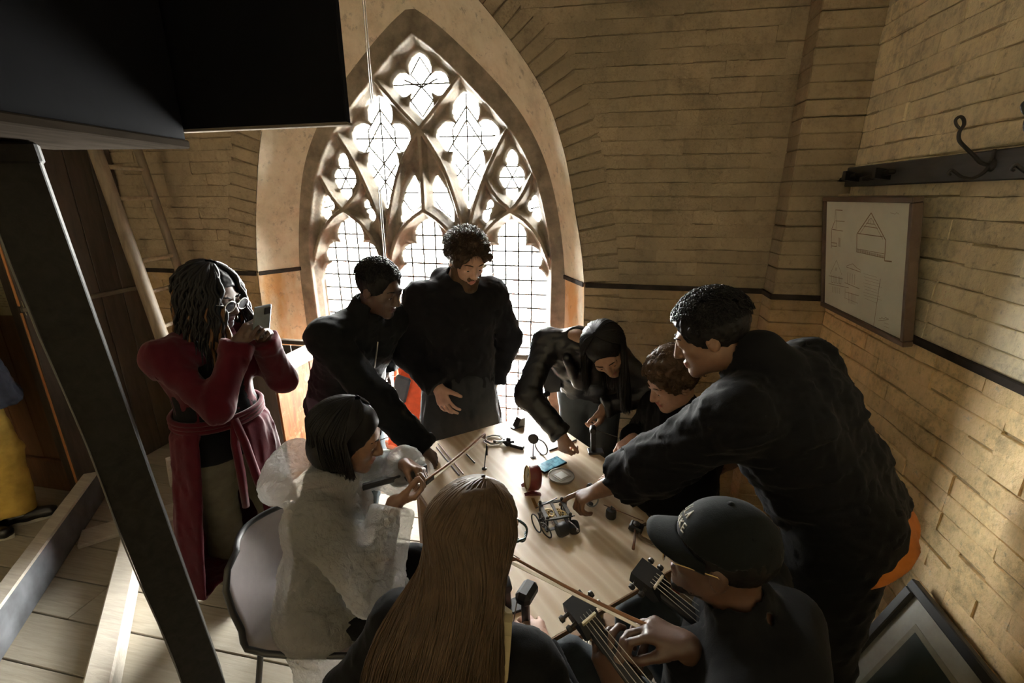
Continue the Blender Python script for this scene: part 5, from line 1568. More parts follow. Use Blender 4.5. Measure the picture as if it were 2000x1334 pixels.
def raincoat_mat():
    m, nt, b = nt_mat('translucent_raincoat')
    out = nt.nodes['Material Output']; tc = N(nt, 'ShaderNodeTexCoord').outputs['Object']
    b.inputs['Base Color'].default_value = (.74, .74, .72, 1); b.inputs['Roughness'].default_value = .27
    tr = N(nt, 'ShaderNodeBsdfTranslucent'); tr.inputs[0].default_value = (.80, .795, .78, 1)
    tp = N(nt, 'ShaderNodeBsdfTransparent'); tp.inputs[0].default_value = (.93, .93, .92, 1)
    m1 = N(nt, 'ShaderNodeMixShader'); m1.inputs[0].default_value = .5
    nt.links.new(b.outputs[0], m1.inputs[1]); nt.links.new(tr.outputs[0], m1.inputs[2])
    m2 = N(nt, 'ShaderNodeMixShader'); m2.inputs[0].default_value = .44
    nt.links.new(m1.outputs[0], m2.inputs[1]); nt.links.new(tp.outputs[0], m2.inputs[2]); nt.links.new(m2.outputs[0], out.inputs[0])
    vo = N(nt, 'ShaderNodeTexVoronoi', feature='DISTANCE_TO_EDGE', i_Scale=13.0); wn = N(nt, 'ShaderNodeTexNoise', i_Scale=9.0, i_Detail=4.0); nt.links.new(tc, wn.inputs['Vector'])
    nt.links.new(mixc(nt, .35, tc, wn.outputs['Color']), vo.inputs['Vector'])
    bump(nt, b, math_(nt, 'ADD', math_(nt, 'MULTIPLY', vo.outputs['Distance'], 1.2), noise(nt, tc, 30, 5, .6, 1.5)), .9, .02); nt.links.new(b.inputs['Normal'].links[0].from_socket, tr.inputs['Normal'])
    return m
C_rain = raincoat_mat()
M_clear = glass_mat('spectacle_lens', (.93, .95, .96))
M_gold = simple('gold_wire', (.55, .40, .18), .3, .9)
def pol(F, name, mat, P, adapt=.05): return F.mesh(name, mat, P.root, adapt)

# ---------------------------------------------------------------- woman in the maroon coat, photographing
P = Person('woman in long maroon coat and glasses photographing with her phone beside the post', 1.68, (-1.63, 1.57, .90), (-1.645, 1.575, 1.385), (-1.575, 1.60, 1.565), (.97, -.02, -.32), rs=(-.12, -1, 0), rh=(-.2, -1, 0), male=False, skin=S_dark, lips=L_dark)
wR, wL = V(-1.405, 1.50, 1.395), V(-1.375, 1.60, 1.385)
P.arm('R', wR, (-.55, -.5, -.7), (.65, .25, .65), (.2, 1, -.1), curl=(45, 55, 35), thumb=(.35, .6, .7), tcurl=25)
P.arm('L', wL, (-.1, .5, -1), (.55, -.35, .75), (.2, -1, -.1), curl=(45, 55, 35), thumb=(.35, .6, .7), tcurl=25)
P.leg('R', (-1.82, 1.635, .085), (.6, -.3, 0), (.72, -.68, 0)); P.leg('L', (-1.44, 1.66, .085), (1, -.1, 0), (1, -.2, 0))
P.body()
pol(P.jacket(C_black, loose=.022, hem=.03, arms='', collar=False, wr=(.002, 30), seed=11, flare=.022), 'top', C_black, P)
P.trousers(C_khaki, loose=.010, wr=(.008, 22), seed=12, flare=.035)
P.shoes(C_leather)
F = P.jacket(C_red, loose=.022, hem=.05, cuff=.05, wr=None, vox=.0075, collar=True, sleeve=(.0, .012))
hp = P.pel + V(0, 0, .08)
for e, rr in ((-1, .15), (1, .15)):
    F.tubec(hp + P.rh * e * .055, V(hp[0], hp[1], .27) + P.rh * e * .12 + V(.0, 0, 0), .135, .185, .08, .01)
F.wrinkle(.014, 17, 14, stretch=(1, 1, .22), ridge=.35)
F.a = np.maximum(F.a, -(F.a + .015))                                     # hollow it out
fo = nrm_(V(.74, -.67, 0))                             # open down the front
top_ = P.pel + V(0, 0, .30) + fo * .17; F.cone(top_ + V(0, 0, .06), P.pel + fo * .20 + V(0, 0, .1), .065, .10, .01, True); F.cone(P.pel + fo * .20 + V(0, 0, .1), P.pel + fo * .32 + V(0, 0, -.75), .10, .23, .01, True)
pol(F, 'coat', C_red, P)
bl = P.pel + V(0, 0, .15); rg = []
for k in range(40):
    a = 2 * math.pi * k / 40; rg.append(Vector(bl + P.rh * math.cos(a) * .180 + P.fw * V(1, 1, 0) * math.sin(a) * .140 + V(0, 0, -.012 * math.sin(a))))
mb = MB()
for dz in (-.018, 0, .018): mb.tube([p + Vector((0, 0, dz)) for p in rg], .011, 6, closed=True)
kn = Vector(bl + fo * .165 + P.rh * -.05)
for j, dx in enumerate((-.02, .03)):
    mb.tube([kn, kn + Vector((.02 + dx, -.02, -.10)), kn + Vector((.03 + dx * 1.5, -.02, -.25)), kn + Vector((.035 + dx * 2, -.025, -.42 + .08 * j))], [.016, .017, .018, .015], 8)
P.add(mb, 'belt', C_red)
P.cap_hair(H_black, out=.006, wr=(.004, 60), seed=6, back=-.10)
def locs(rg_):
    e = rg_.choice((-1, 1)); f_ = rg_.uniform(0, 150); o_ = rg_.uniform(.008, .026)
    q_ = [P.mer(e * f_, 12, .006), P.mer(e * f_, 40, o_), P.mer(e * f_, 70, o_ + .004), P.mer(e * f_, 96, o_ + .006)]
    ln_ = rg_.uniform(.20, .36); d_ = np.array([0, 0, -1.0]); ot = nrm_(q_[3] - P.hd) * V(1, 1, 0)
    q_ += [q_[3] + d_ * ln_ * .35 + ot * .018, q_[3] + d_ * ln_ * .7 + ot * .03, q_[3] + d_ * ln_ + ot * rg_.uniform(.02, .05)]
    B = bez(q_[:4], 10)[:-1] + bez([q_[3], *q_[4:]], 15); ph = rg_.uniform(0, 6); w_ = Vector(P.f); s_ = Vector(P.r)
    return [p + (w_ * math.sin(k * 1.1 + ph) + s_ * math.cos(k * 1.3 + ph)) * .006 * min(1, k / 8) for k, p in enumerate(B)]
P.add(strands(locs, 210, 31, .0080, sides=6), 'locs', H_black)
def locs2(rg_):
    Q = locs(rg_); return Q[10:]
rg9 = random.Random(77); mb = MB()
for _ in range(46):
    Q_ = locs2(rg9); m_ = len(Q_); mb.tube(Q_, [.0074 * math.sin(math.pi * (.06 + .9 * i / (m_ - 1))) ** .6 for i in range(m_)], 6)
o = P.add(mb, 'locs', H_bronze); tag(o, 'bronze tipped locs')
P.brows(H_black); P.glasses(M_steel, M_clear, .026)
# the phone she holds
c = Vector((wR + wL) / 2) + Vector((.070, .0, .085)); nz_ = (Vector(P.H(0, .09, 0)) - c).normalized(); xx_ = Vector((0, 0, 1)).cross(nz_).normalized(); R = Matrix((xx_, nz_.cross(xx_), nz_)).transposed()
ph = thing('smartphone', 'grey smartphone held up by the woman in maroon', 'phone', c)
MB().box((0, 0, 0), (.072, .148, .009), R, .003).build('body', simple('grey_phone_case', (.16, .18, .19), .35), ph)
MB().box(R @ Vector((-.018, .05, -.006)), (.028, .03, .004), R, .002).build('camera_bump', M_black, ph)
MB().box(R @ Vector((0, 0, .0048)), (.066, .14, .0008), R).build('screen', M_screen, ph)

# ---------------------------------------------------------------- man in the black jacket leaning in at the left of the window
P = Person('man in black zip jacket leaning over the far left table corner, arm outstretched', 1.76, (-1.36, 2.12, .92), (-1.13, 1.985, 1.37), (-1.015, 1.965, 1.545), (.90, -.20, -.36), rs=(-.42, -.9, -.02), rh=(-.3, -.95, 0), skin=S_dark, lips=L_dark, build=1.08)
P.arm('R', V(-.765, 1.765, .845), (-.2, -.4, -1), (.45, .25, -.65), (-.5, -.1, -.7), curl=(30, 35, 25), thumb=(.6, .7, .5))
P.arm('L', V(-1.22, 2.36, .98), (-.6, .6, -.3), (.3, -.1, -.9), (-.9, -.3, 0), curl=(30, 30, 20))
P.leg('R', (-1.43, 2.02, .085), (.9, -.3, 0), (.9, -.3, 0)); P.leg('L', (-1.38, 2.26, .085), (.9, -.3, 0), (.95, -.1, 0))
P.body()
P.trousers(C_jeans, seed=21); P.shoes(C_leather)
F = P.jacket(C_jacket, loose=.034, hem=.10, cuff=.035, wr=(.013, 19), seed=22, sleeve=(.012, .014), stop=1.03)
nb = P.shc + P.spine * .06
pol(F, 'jacket', C_jacket, P)
F = Field(P.shc - .25, P.shc + .3, .007); ct = P.H(0, -.02, -.075)
F.cone(nb - P.spine * .03, nb * .45 + ct * .55, .088, .084, 0); F.cone(nb - P.spine * .06, ct + P.u * .05, .068, .074, .01, True); F.cone(nb + P.fw * .08 + P.spine * .06, nb + P.fw * .16 + P.spine * .02, .035, .05, .01, True)
pol(F.wrinkle(.004, 30, 3), 'collar', C_jacket, P)
z0 = Vector(P.shc + P.fw * .13 - P.spine * .02); z1 = Vector(P.pel + P.fw * .17)
P.add(MB().tube(bez([z0, (z0 + z1) / 2 + Vector(P.fw) * .03, z1], 8), .004, 6), 'zip', M_steel)
P.cap_hair(H_black, out=.010, wr=(.004, 130), seed=7, back=-.045, ridge=.2, hl=.026); fuzz(P, H_black, 1400, .020, 1.2, 115, 86, .030, .0022, 71)
P.brows(H_black)

# ---------------------------------------------------------------- bearded man in the hoodie before the window
P = Person('tall bearded man in charcoal hooded coat standing before the middle of the window', 1.80, (-.775, 2.37, .945), (-.765, 2.345, 1.475), (-.69, 2.305, 1.645), (.62, -.68, -.50), rs=(-.85, -.52, 0), rh=(-.85, -.52, 0), skin=S_fair, lips=L_fair, build=1.06, hs=1.08)
P.arm('R', V(-.83, 2.17, .975), (-1, .35, -.1), (.35, -.25, -.72), (.25, .9, -.05), curl=(22, 25, 15), thumb=(.75, .55, .15), tcurl=8, spread=.12)
P.arm('L', V(-.595, 2.47, .90), (.5, .8, -.2), (-.1, -.2, -1), (-.9, .3, 0), curl=(25, 30, 20))
P.leg('R', (-.87, 2.33, .085), (.5, -.8, 0), (.6, -.75, 0)); P.leg('L', (-.69, 2.45, .085), (.5, -.8, 0), (.7, -.7, 0))
P.body()
P.trousers(C_black, seed=23); P.shoes(C_leather)
F = P.jacket(C_hood, loose=.036, hem=.13, cuff=.05, wr=(.014, 17), seed=24, sleeve=(.012, .010), stop=.98)
nb = P.shc + P.spine * .05
F.cone(nb - P.fw * .08 + P.rs * .06, nb - P.fw * .08 - P.rs * .06, .060, .060, .03)
F.cone(nb - P.fw * .06 + P.rs * .07, nb + P.fw * .085 + P.rs * .03 - P.spine * .02, .050, .035, .03); F.cone(nb - P.fw * .06 - P.rs * .07, nb + P.fw * .085 - P.rs * .03 - P.spine * .02, .050, .035, .03)
F.cone(P.shc + P.spine * .05, P.H(0, .01, -.05), .062, .080, .01, True)
pol(F, 'hooded_top', C_hood, P)
F = Field(P.pel - .45, P.pel + .35, .009)                                # long dark coat skirt under the hoodie
for e in (-1, 1): F.tubec(P.pel + P.rh * e * .06 + V(0, 0, .06), V(P.pel[0], P.pel[1], .60) + P.rh * e * .085, .135, .165, .08, .01)
F.wrinkle(.012, 20, 6, stretch=(1, 1, .3)); pol(F, 'coat_skirt', C_slate, P)
def fringe(F_):
    for k in range(26):
        rr = random.Random(k); a = rr.uniform(-1, 1); F_.ell(P.H(a * .08, rr.uniform(-.11, .085) * (1 - .4 * abs(a)), .085 + rr.uniform(-.02, .03) - .06 * abs(a)), (rr.uniform(.022, .030),) * 3, None, .015)
    for k in range(7): F_.ell(P.H(-.06 + .02 * k, .088, .062), (.024, .024, .022), None, .012)
P.cap_hair(H_brown, out=.016, wr=(.008, 75), seed=8, extra=fringe, back=-.055, ridge=.5, hl=.022); fuzz(P, H_brown, 1000, .050, .35, 120, 92, .050, .0022, 72, down=.25, front_down=.3)
F = Field(P.hd - .2, P.hd + .2, .0045); q = P.hsc                        # beard
for e in (-1, 1): F.cone(P.H(e * .058, .02, -.035), P.H(e * .047, .028, -.075), .025 * q, .029 * q, .01); F.cone(P.H(e * .047, .028, -.075), P.H(e * .010, .084, -.105), .029 * q, .029 * q, .015)
F.cone(P.H(-.022, .098, -.048), P.H(.022, .098, -.048), .0095 * q, .0095 * q, .006)
F.ell(P.H(0, .104, -.064), np.array((.019, .020, .0085)) * q, P.HM(), .004, True); F.ell(P.H(0, .102, -.066), np.array((.026, .010, .020)) * q, P.HM(), .003, True)
pol(F.wrinkle(.004, 150, 3), 'beard', H_mid, P)
P.brows(H_brown)

# ---------------------------------------------------------------- woman in the leather jacket bending over the table
P = Person('long black haired woman in leather jacket bending over the table by the window', 1.66, (-.03, 2.50, .885), (-.10, 2.235, 1.255), (.035, 2.125, 1.255), (.16, -.70, -.62), up=(-.42, -.2, .9), rs=(-.98, -.10, .12), rh=(-1, -.1, 0), male=False, skin=S_tan, lips=L_tan, hs=1.03)
P.arm('R', V(-.145, 1.985, .86), (-.9, -.2, .1), (.12, -.22, -.6), (.6, .7, -.1), curl=(60, 55, 30), thumb=(.3, .8, .55), tcurl=20)
P.arm('L', V(.045, 2.18, .93), (.9, .1, -.1), (-.12, -.25, -.9), (-.8, .3, .1), curl=(40, 45, 30))
P.leg('R', (-.11, 2.53, .085), (.2, -1, 0), (-.1, -1, 0)); P.leg('L', (.06, 2.55, .085), (.2, -1, 0), (.1, -1, 0))
P.body()
P.trousers(C_jeans, seed=31, wr=(.006, 24)); P.shoes(C_leather)
F = P.jacket(C_leather, loose=.020, hem=.0, cuff=.03, wr=(.011, 26), seed=32, sleeve=(.006, .008), stop=.98)
F.cone(P.shc - P.spine * .01, P.shc * .42 + P.H(0, -.02, -.07) * .58, .070, .064, .03)
for e in (-1, 1): F.cone(P.shc + P.fw * .11 + P.rs * e * .05, P.shc + P.fw * .15 + P.rs * e * .015 - P.spine * .16, .022, .03, .02)
pol(F, 'leather_jacket', C_leather, P)
bg = Vector((-.24, 2.36, 1.02)); o = thing('shoulder_bag', 'small black shoulder bag hanging behind the leather jacket sleeve', 'bag', bg)
MB().prism([(-.075, -.04, .09), (.06, -.04, .12), (.05, -.04, -.08), (-.03, -.04, -.10)], (.0, .07, 0)).build('pouch', C_leather, o)
MB().tube(bez([(.05, 0, .1), (.10, -.03, .2), (.14, -.08, .30)], 8), .007, 6).build('strap', C_leather, o, True)
P.cap_hair(H_black, out=.007, wr=(.003, 60), seed=9, back=-.09)
def longhair(side_):
    def fn(rg_):
        f_ = rg_.uniform(5, 150) if side_ < 0 else rg_.uniform(0, 150); o_ = rg_.uniform(.010, .030); e = side_
        g_ = min(f_, 98 + max(0, f_ - 98) * .25); q_ = [P.mer(e * f_, 6, .009), P.mer(e * (f_ if f_ < 100 else f_ * .92), 40, o_), P.mer(e * g_, 68, o_ + .002), P.mer(e * min(g_, 106), 92, o_ + .002)]
        ln_ = rg_.uniform(.24, .34) if side_ < 0 else rg_.uniform(.10, .2); dn = np.array([.10 + rg_.uniform(-.05, .08), -.06 + rg_.uniform(-.05, .05), -1])
        q_ += [q_[3] + dn * ln_ * .5, q_[3] + dn * ln_]
        return bez(q_[:4], 9)[:-1] + bez([q_[3], *q_[4:]], 9)
    return fn
P.add(strands(longhair(-1), 900, 41, .0036), 'long_hair', H_black)
P.add(strands(longhair(1), 300, 42, .0032), 'long_hair', H_black)
P.brows(H_black, .0028)

# ---------------------------------------------------------------- seated young man with curly hair
P = Person('young man with curly brown hair sitting at the right table edge by the wall', 1.75, (.45, 2.06, .50), (.375, 1.985, 1.00), (.325, 1.945, 1.195), (-.80, -.36, -.46), rs=(-.38, .92, 0), rh=(-.5, .86, 0), skin=S_fair, lips=L_fair)
P.arm('R', V(.195, 2.07, .835), (.1, .8, -.6), (-.55, -.55, -.35), (-.15, -.2, -1), curl=(35, 40, 25), thumb=(.7, .7, .3), spread=.13)
P.arm('L', V(.16, 1.72, .82), (.3, -.8, -.6), (-.8, .2, -.1), (0, 0, -1), curl=(30, 30, 20))
P.leg('R', (.12, 2.28, .085), (-.6, .2, .8), (-.9, 0, 0)); P.leg('L', (.14, 1.98, .085), (-.6, -.2, .8), (-.9, 0, 0))
P.body()
P.trousers(C_jeans, seed=41); P.shoes(C_leather)
pol(P.jacket(C_grey, loose=.008, hem=.02, arms='', wr=(.006, 28), seed=42), 't_shirt', C_grey, P)
F = P.jacket(C_black, loose=.036, hem=.03, cuff=.03, wr=(.012, 20), seed=43, sleeve=(.01, .01), stop=1.0)
F.a = np.maximum(F.a, -(F.a + .018)); F.cone(P.shc + P.fw * .16 + P.spine * .05, P.pel + P.fw * .20, .045, .085, .01, True)
pol(F, 'jacket', C_black, P)
def curls(F_):
    for k in range(90):
        rr = random.Random(100 + k); th_ = rr.uniform(0, 6.283); el = rr.uniform(-.15, 1.5)
        d = np.array([math.cos(th_) * math.cos(el), math.sin(th_) * math.cos(el), math.sin(el)])
        F_.ell(P.H(d[0] * .090, -.018 + d[1] * .108, .034 + d[2] * .098), (rr.uniform(.016, .026),) * 3, None, .008)
P.cap_hair(H_mid, out=.014, wr=(.008, 95), seed=10, extra=curls, back=-.06, ridge=.5); fuzz(P, H_mid, 1100, .042, 1.0, 120, 96, .062, .0023, 73, front_down=.2)
P.brows(H_mid)
stool((.46, 2.07, 0), 'round wooden stool under the curly haired young man', .40)

# ---------------------------------------------------------------- big man in the black denim jacket reaching across
P = Person('tall man in black denim jacket with rolled cuffs reaching across the table from the right', 1.84, (.775, 1.39, 1.02), (.52, 1.44, 1.415), (.345, 1.495, 1.535), (-.88, .14, -.46), up=(-.25, .1, 1), rs=(.66, .72, .12), rh=(.45, .89, 0), skin=S_brown, lips=L_brown, build=1.10, hs=1.04)
P.arm('L', V(.045, 1.548, .885), (.2, -.5, -.9), (-.84, -.18, -.38), (-.1, -.15, -1), curl=(28, 38, 25), thumb=(.65, .75, .4), tcurl=15, curls=((6, 12, 8), (50, 60, 40), (58, 62, 40), (60, 60, 40)))
P.arm('R', V(.60, 1.78, .96), (.5, .2, -.8), (-.6, .3, -.5), (-.5, -.8, 0), curl=(30, 40, 30))
P.leg('L', (.79, 1.25, .09), (-.9, .3, 0), (-.85, .4, 0)); P.leg('R', (.86, 1.50, .09), (-.9, .3, 0), (-.85, .4, 0))
P.body()
P.trousers(C_black, loose=.03, seed=51, wr=(.012, 18)); P.shoes(C_leather)
F = P.jacket(C_orange, loose=.022, hem=.12, arms='', collar=False, wr=(.005, 18), seed=52, flare=.02); pol(F, 'shirt', C_orange, P)
F = P.jacket(C_denimblk, loose=.042, hem=.045, wr=(.018, 19), seed=53, sleeve=(.020, .030), stop=.55, cuff=.07)
F.cone(P.shc + P.spine * .03 - P.fw * .02, P.shc + P.spine * .085 - P.fw * .015, .088, .078, .03); F.cone(P.shc + P.spine * .04 + P.fw * .02, P.H(0, .0, -.04), .060, .072, .008, True)
pol(F, 'denim_jacket', C_denimblk, P)
def crop(F_):
    for k in range(160):
        rr = random.Random(300 + k); th_ = rr.uniform(0, 6.283); el = rr.uniform(-.1, 1.5)
        d = np.array([math.cos(th_) * math.cos(el), math.sin(th_) * math.cos(el), math.sin(el)])
        F_.ell(P.H(d[0] * .078, -.018 + d[1] * .098, .036 + d[2] * .091), (rr.uniform(.009, .014),) * 3, None, .005)
P.cap_hair(H_black, out=.012, wr=(.006, 110), seed=12, extra=crop, back=-.05, ridge=.3, hl=.008); fuzz(P, H_black, 1800, .020, 1.3, 118, 90, .050, .0022, 74)
P.brows(H_black)

# ---------------------------------------------------------------- woman in the raincoat
P = Person('dark haired woman in translucent white raincoat sitting on the grey shell chair', 1.66, (-.965, 1.235, .53), (-.895, 1.235, 1.015), (-.815, 1.268, 1.175), (.90, .26, -.34), rs=(.30, -.95, 0), rh=(.33, -.94, 0), male=False, skin=S_brown, lips=L_brown)
P.arm('R', V(-.655, 1.235, .955), (-.1, -.7, -.8), (.75, .45, .12), (-.1, .35, .9), curl=(35, 45, 30), thumb=(.3, .8, .55), tcurl=20)
P.arm('L', V(-.69, 1.42, .985), (.1, .8, -.7), (.75, -.25, .0), (.1, -.6, -.8), curl=(40, 45, 30), thumb=(.4, .75, .5), tcurl=20)
P.leg('R', (-.56, 1.20, .085), (.8, .1, .8), (.95, .2, 0)); P.leg('L', (-.62, 1.50, .085), (.8, .3, .8), (.95, .3, 0))
P.body()
P.trousers(C_black, seed=61); P.shoes(C_leather)
pol(P.jacket(C_black, loose=.008, hem=.05, wr=(.007, 28), seed=62, stop=.85), 'sweater', C_black, P)
F = P.jacket(C_rain, loose=.034, hem=.0, wr=None, seed=63, sleeve=(.022, .026), stop=.93, vox=.0075, collar=False)
hp = P.pel
F.cone(hp + P.rh * .06 + V(0, 0, .1), hp + P.rh * .08 + V(-.02, 0, -.04), .13, .15, .05); F.cone(hp - P.rh * .06 + V(0, 0, .1), hp - P.rh * .07 + V(-.02, 0, -.04), .13, .14, .05)
F.tubec(hp + P.rh * .10 + V(.02, 0, .0), hp + P.rh * .20 + V(.05, -.03, -.47), .11, .12, .05, .01)
F.cone(hp + P.rh * .06, hp + P.rh * .08 + P.fw * .22 + V(.0, 0, .02), .12, .11, .05)
hb_ = P.shc - P.fw * .125 + P.spine * .035                                   # hood hanging behind the neck
F.ell(hb_ - P.fw * .015 - P.spine * .02, (.066, .120, .080), np.stack([P.fw, P.rs, P.spine], 1), .03); F.ell(hb_ + P.spine * .07 - P.fw * .02, (.04, .08, .03), np.stack([P.fw, P.rs, P.spine], 1), .02, True)
F.cone(hb_ + P.rs * .10, P.shc + P.rs * .06 + P.fw * .08 + P.spine * .03, .05, .035, .04); F.cone(hb_ - P.rs * .10, P.shc - P.rs * .06 + P.fw * .08 + P.spine * .03, .05, .035, .04)
F.wrinkle(.0085, 30, 64, ridge=1.0)
F.cone(P.shc + P.spine * .03 + P.fw * .02, P.H(0, .0, -.03), .062, .088, .01, True)
F.cone(P.shc + P.fw * .17 + P.spine * .02, P.pel + P.fw * .26 + V(0, 0, .02), .03, .05, .01, True)
pol(F, 'raincoat', C_rain, P)
def bob(rg_):
    e = rg_.choice((-1, 1)); f_ = rg_.uniform(0, 165); o_ = rg_.uniform(.017, .025); g_ = min(f_, 100 + (f_ - 100) * .12)
    q_ = [P.mer(e * f_, 2 + (8 if f_ > 100 else 0), .017), P.mer(e * (f_ if f_ < 100 else f_ * .93), 40 if f_ < 100 else 46, o_), P.mer(e * g_, 68, o_ + .002), P.mer(e * min(g_, 102), 92, o_ + .004)]
    dn = np.array([rg_.uniform(-.1, .1), rg_.uniform(-.1, .1), -1]); ln_ = rg_.uniform(.10, .15); inw = -nrm_((q_[3] - P.hd) * V(1, 1, 0))
    q_ += [q_[3] + dn * ln_ * .6, q_[3] + dn * ln_ + inw * .02]
    return bez(q_[:4], 8)[:-1] + bez([q_[3], *q_[4:]], 7)
F = Field(P.hd - .25, P.hd + .25, .005); M = P.HM()
F.ell(P.H(0, -.018, .034), np.array((.090, .110, .098)), M, 0); F.ell(P.H(0, -.035, -.045), np.array((.094, .092, .090)), M, .03); F.ell(P.H(0, .122, -.036), np.array((.090, .092, .115)), M, .012, True); F.half(P.H(0, 0, -.118), -P.u); F.wrinkle(.004, 60, 3, stretch=(1, 1, .2))
pol(F, 'hair_mass', H_black, P); P.add(strands(bob, 1000, 51, .0032), 'bob_hair', H_black)
F = Field(P.hd - .2, P.hd + .2, .006); F.ell(P.H(0, -.115, .045), np.array((.030, .022, .030)), P.HM(), 0); pol(F.wrinkle(.003, 120, 2), 'hair_knot', H_black, P)
P.brows(H_black, .0028)
shell_chair((-.97, 1.235, 0), math.radians(4), 'grey plastic shell chair on black legs under the raincoat')
a_ = atd(822, 952, 1.60); b_ = atd(946, 853, 1.92)
bow(a_, b_, 'violin type bow held upward by the woman in the raincoat')
instrument(atd(815, 912, 1.78), atd(690, 945, 1.66), (0, .2, 1), 'black string instrument between the raincoat woman\'s hands and table', fl=.026)

# ---------------------------------------------------------------- long haired woman with her back to us
P = Person('woman with very long light brown hair seen from behind in the foreground', 1.68, (-.285, .70, .50), (-.275, .79, .985), (-.262, .895, 1.178), (.56, .77, -.32), rs=(.98, -.15, 0), rh=(.98, -.1, 0), male=False, skin=S_fair, lips=L_fair, hs=1.03)
P.arm('R', V(-.10, .93, .80), (.6, -.2, -.8), (-.5, .8, 0), (0, 0, -1)); P.arm('L', V(-.46, .98, .78), (-.6, -.2, -.8), (.3, .9, 0), (0, 0, -1))
P.leg('R', (-.29, 1.03, .085), (.2, .8, .6), (.1, 1, 0)); P.leg('L', (-.50, 1.02, .085), (-.2, .8, .6), (-.1, 1, 0))
P.body()
P.trousers(C_black, seed=71); P.shoes(C_leather)
pol(P.jacket(C_black, loose=.016, hem=.06, wr=(.008, 22), seed=72), 'sweater', C_black, P)
F = Field(P.shc - .6, P.hd + .3, .008); M = P.HM(); q = P.hsc
F.ell(P.H(0, -.020, .034), (np.array((.076, .096, .087)) + .010) * q, M, 0)
n0 = P.H(-.006, -.045, -.03); n1 = V(*atd(892, 1165, 1.0)); n2 = V(*atd(735, 1290, .95)); n3 = V(*atd(905, 1310, .90))
n1b, n2b, n3b = n1 + V(0, .08, 0), n2 + V(.05, .125, 0), n3 + V(-.015, .125, 0)
F.cone(n0, n1b, .066, .052, .04); F.cone(n1b, n2b, .050, .050, .04); F.cone(n1b, n3b, .052, .048, .04); F.cone(n1b, (n2b + n3b) / 2, .05, .05, .04); F.cone(n2b, n2b + V(-.02, -.01, -.3), .05, .05, .04); F.cone(n3b, n3b + V(0, -.01, -.3), .05, .05, .04)
F.ell(P.H(0, .118, -.036), np.array((.075, .070, .100)) * q, M, .012, True)
F.wrinkle(.008, 55, 15, stretch=(1, 1, .12), ridge=.5); pol(F, 'hair', H_lt, P)
def long8(rg_):
    f_ = rg_.uniform(-118, 118); o_ = rg_.uniform(.012, .022); a = max(-1, min(1, f_ / 95)); sa = math.sin(math.radians(max(-90, min(90, f_))))
    q_ = [P.mer(f_, 6, .013), P.mer(f_, 36, o_), P.mer(f_, 66, o_ + .002), P.mer(f_, 92, o_ + .003)]
    ac = n1 + np.array([sa * .086, .055 - .10 * math.sqrt(1 - sa * sa * .9), rg_.uniform(-.01, .01)]); k = (a + 1) / 2 + rg_.uniform(-.10, .10)
    lo_ = n2 * (1 - k) + n3 * k + np.array([-.075 * max(0, .5 - k) + .10 * max(0, k - .6), .055 - .095 * math.sqrt(max(0, 1 - (2 * min(1, max(0, k)) - 1) ** 2)) + rg_.uniform(-.012, .006), 0])
    end = lo_ + np.array([-.02 * (1 - k), -.01, -.28 + rg_.uniform(-.05, .05)])
    B = bez(q_, 9)[:-1] + bez([q_[3], q_[3] * .55 + ac * .45 + np.array([sa * .004, -.012, 0]), ac, ac * .4 + lo_ * .6, lo_, end], 18)
    j = Vector((rg_.uniform(-1, 1), rg_.uniform(-1, .2), 0)) * .007; w_ = rg_.uniform(0, 6); am = rg_.uniform(.0, .004)
    return [p + j * max(0, (k_ - 8) / 18) + Vector((math.sin(k_ * .8 + w_) * am, 0, 0)) for k_, p in enumerate(B)]
P.add(strands(long8, 2300, 61, .0029), 'long_hair', H_lt)
P.brows(H_mid); P.glasses(simple('dark_green_acetate', (.010, .03, .026), .25), M_clear, .025, .0032, False)
st_ = bez([Vector((-.168, .80, 1.06)), Vector((-.158, .745, 1.09)), Vector((-.152, .685, 1.02)), Vector((-.16, .655, .90)), Vector((-.18, .62, .62))], 12)
mb = MB()
for i in range(11): mb.beam(st_[i], st_[i + 1] + (st_[i + 1] - st_[i]) * .1, .026, .004, up=Vector((.1, -1, .2)), bev=.001)
P.add(mb, 'bag_strap', simple('straw_webbing', (.36, .30, .17), .8), False)
stool((-.29, .68, 0), 'round wooden stool under the woman with long light hair', .41)

# ---------------------------------------------------------------- man in the black cap playing
P = Person('seated man in black cap and glasses bowing a string instrument in the foreground', 1.78, (.42, .98, .48), (.375, .872, 1.015), (.292, .910, 1.195), (-.93, .26, -.06), rs=(.25, .95, .05), rh=(.45, .88, 0), skin=S_dark, lips=L_dark, build=1.06, hs=1.0)
kn = V(*atd(1180, 1275, 1.03))
wl = V(.095, .795, .865); P.arm('L', wl, (.3, -.6, -.9), (-.40, .25, .85), (.35, .9, .2), curl=(42, 55, 35), spread=.2, thumb=(.55, .5, .7), tcurl=18)
wr_ = V(*atd(1345, 1262, 1.02)); P.arm('R', wr_, (.5, .6, -.6), (-.93, .25, .12), (-.1, -.2, -1), curl=(40, 50, 35), thumb=(.35, .8, .6), tcurl=20)
P.leg('R', (.17, 1.36, .085), (-.5, .3, .9), (-.8, .5, 0), (.215, 1.31, .55)); P.leg('L', (-.02, 1.10, .085), (-.7, .0, .9), (-.95, .2, 0), (-.03, 1.085, .54))
P.body()
P.trousers(C_jeans, loose=.020, seed=81, wr=(.010, 18)); P.shoes(C_leather)
F = P.jacket(C_black, loose=.034, hem=.04, wr=(.012, 18), seed=82, sleeve=(.012, .008), stop=.90)
nb = P.shc + P.spine * .04
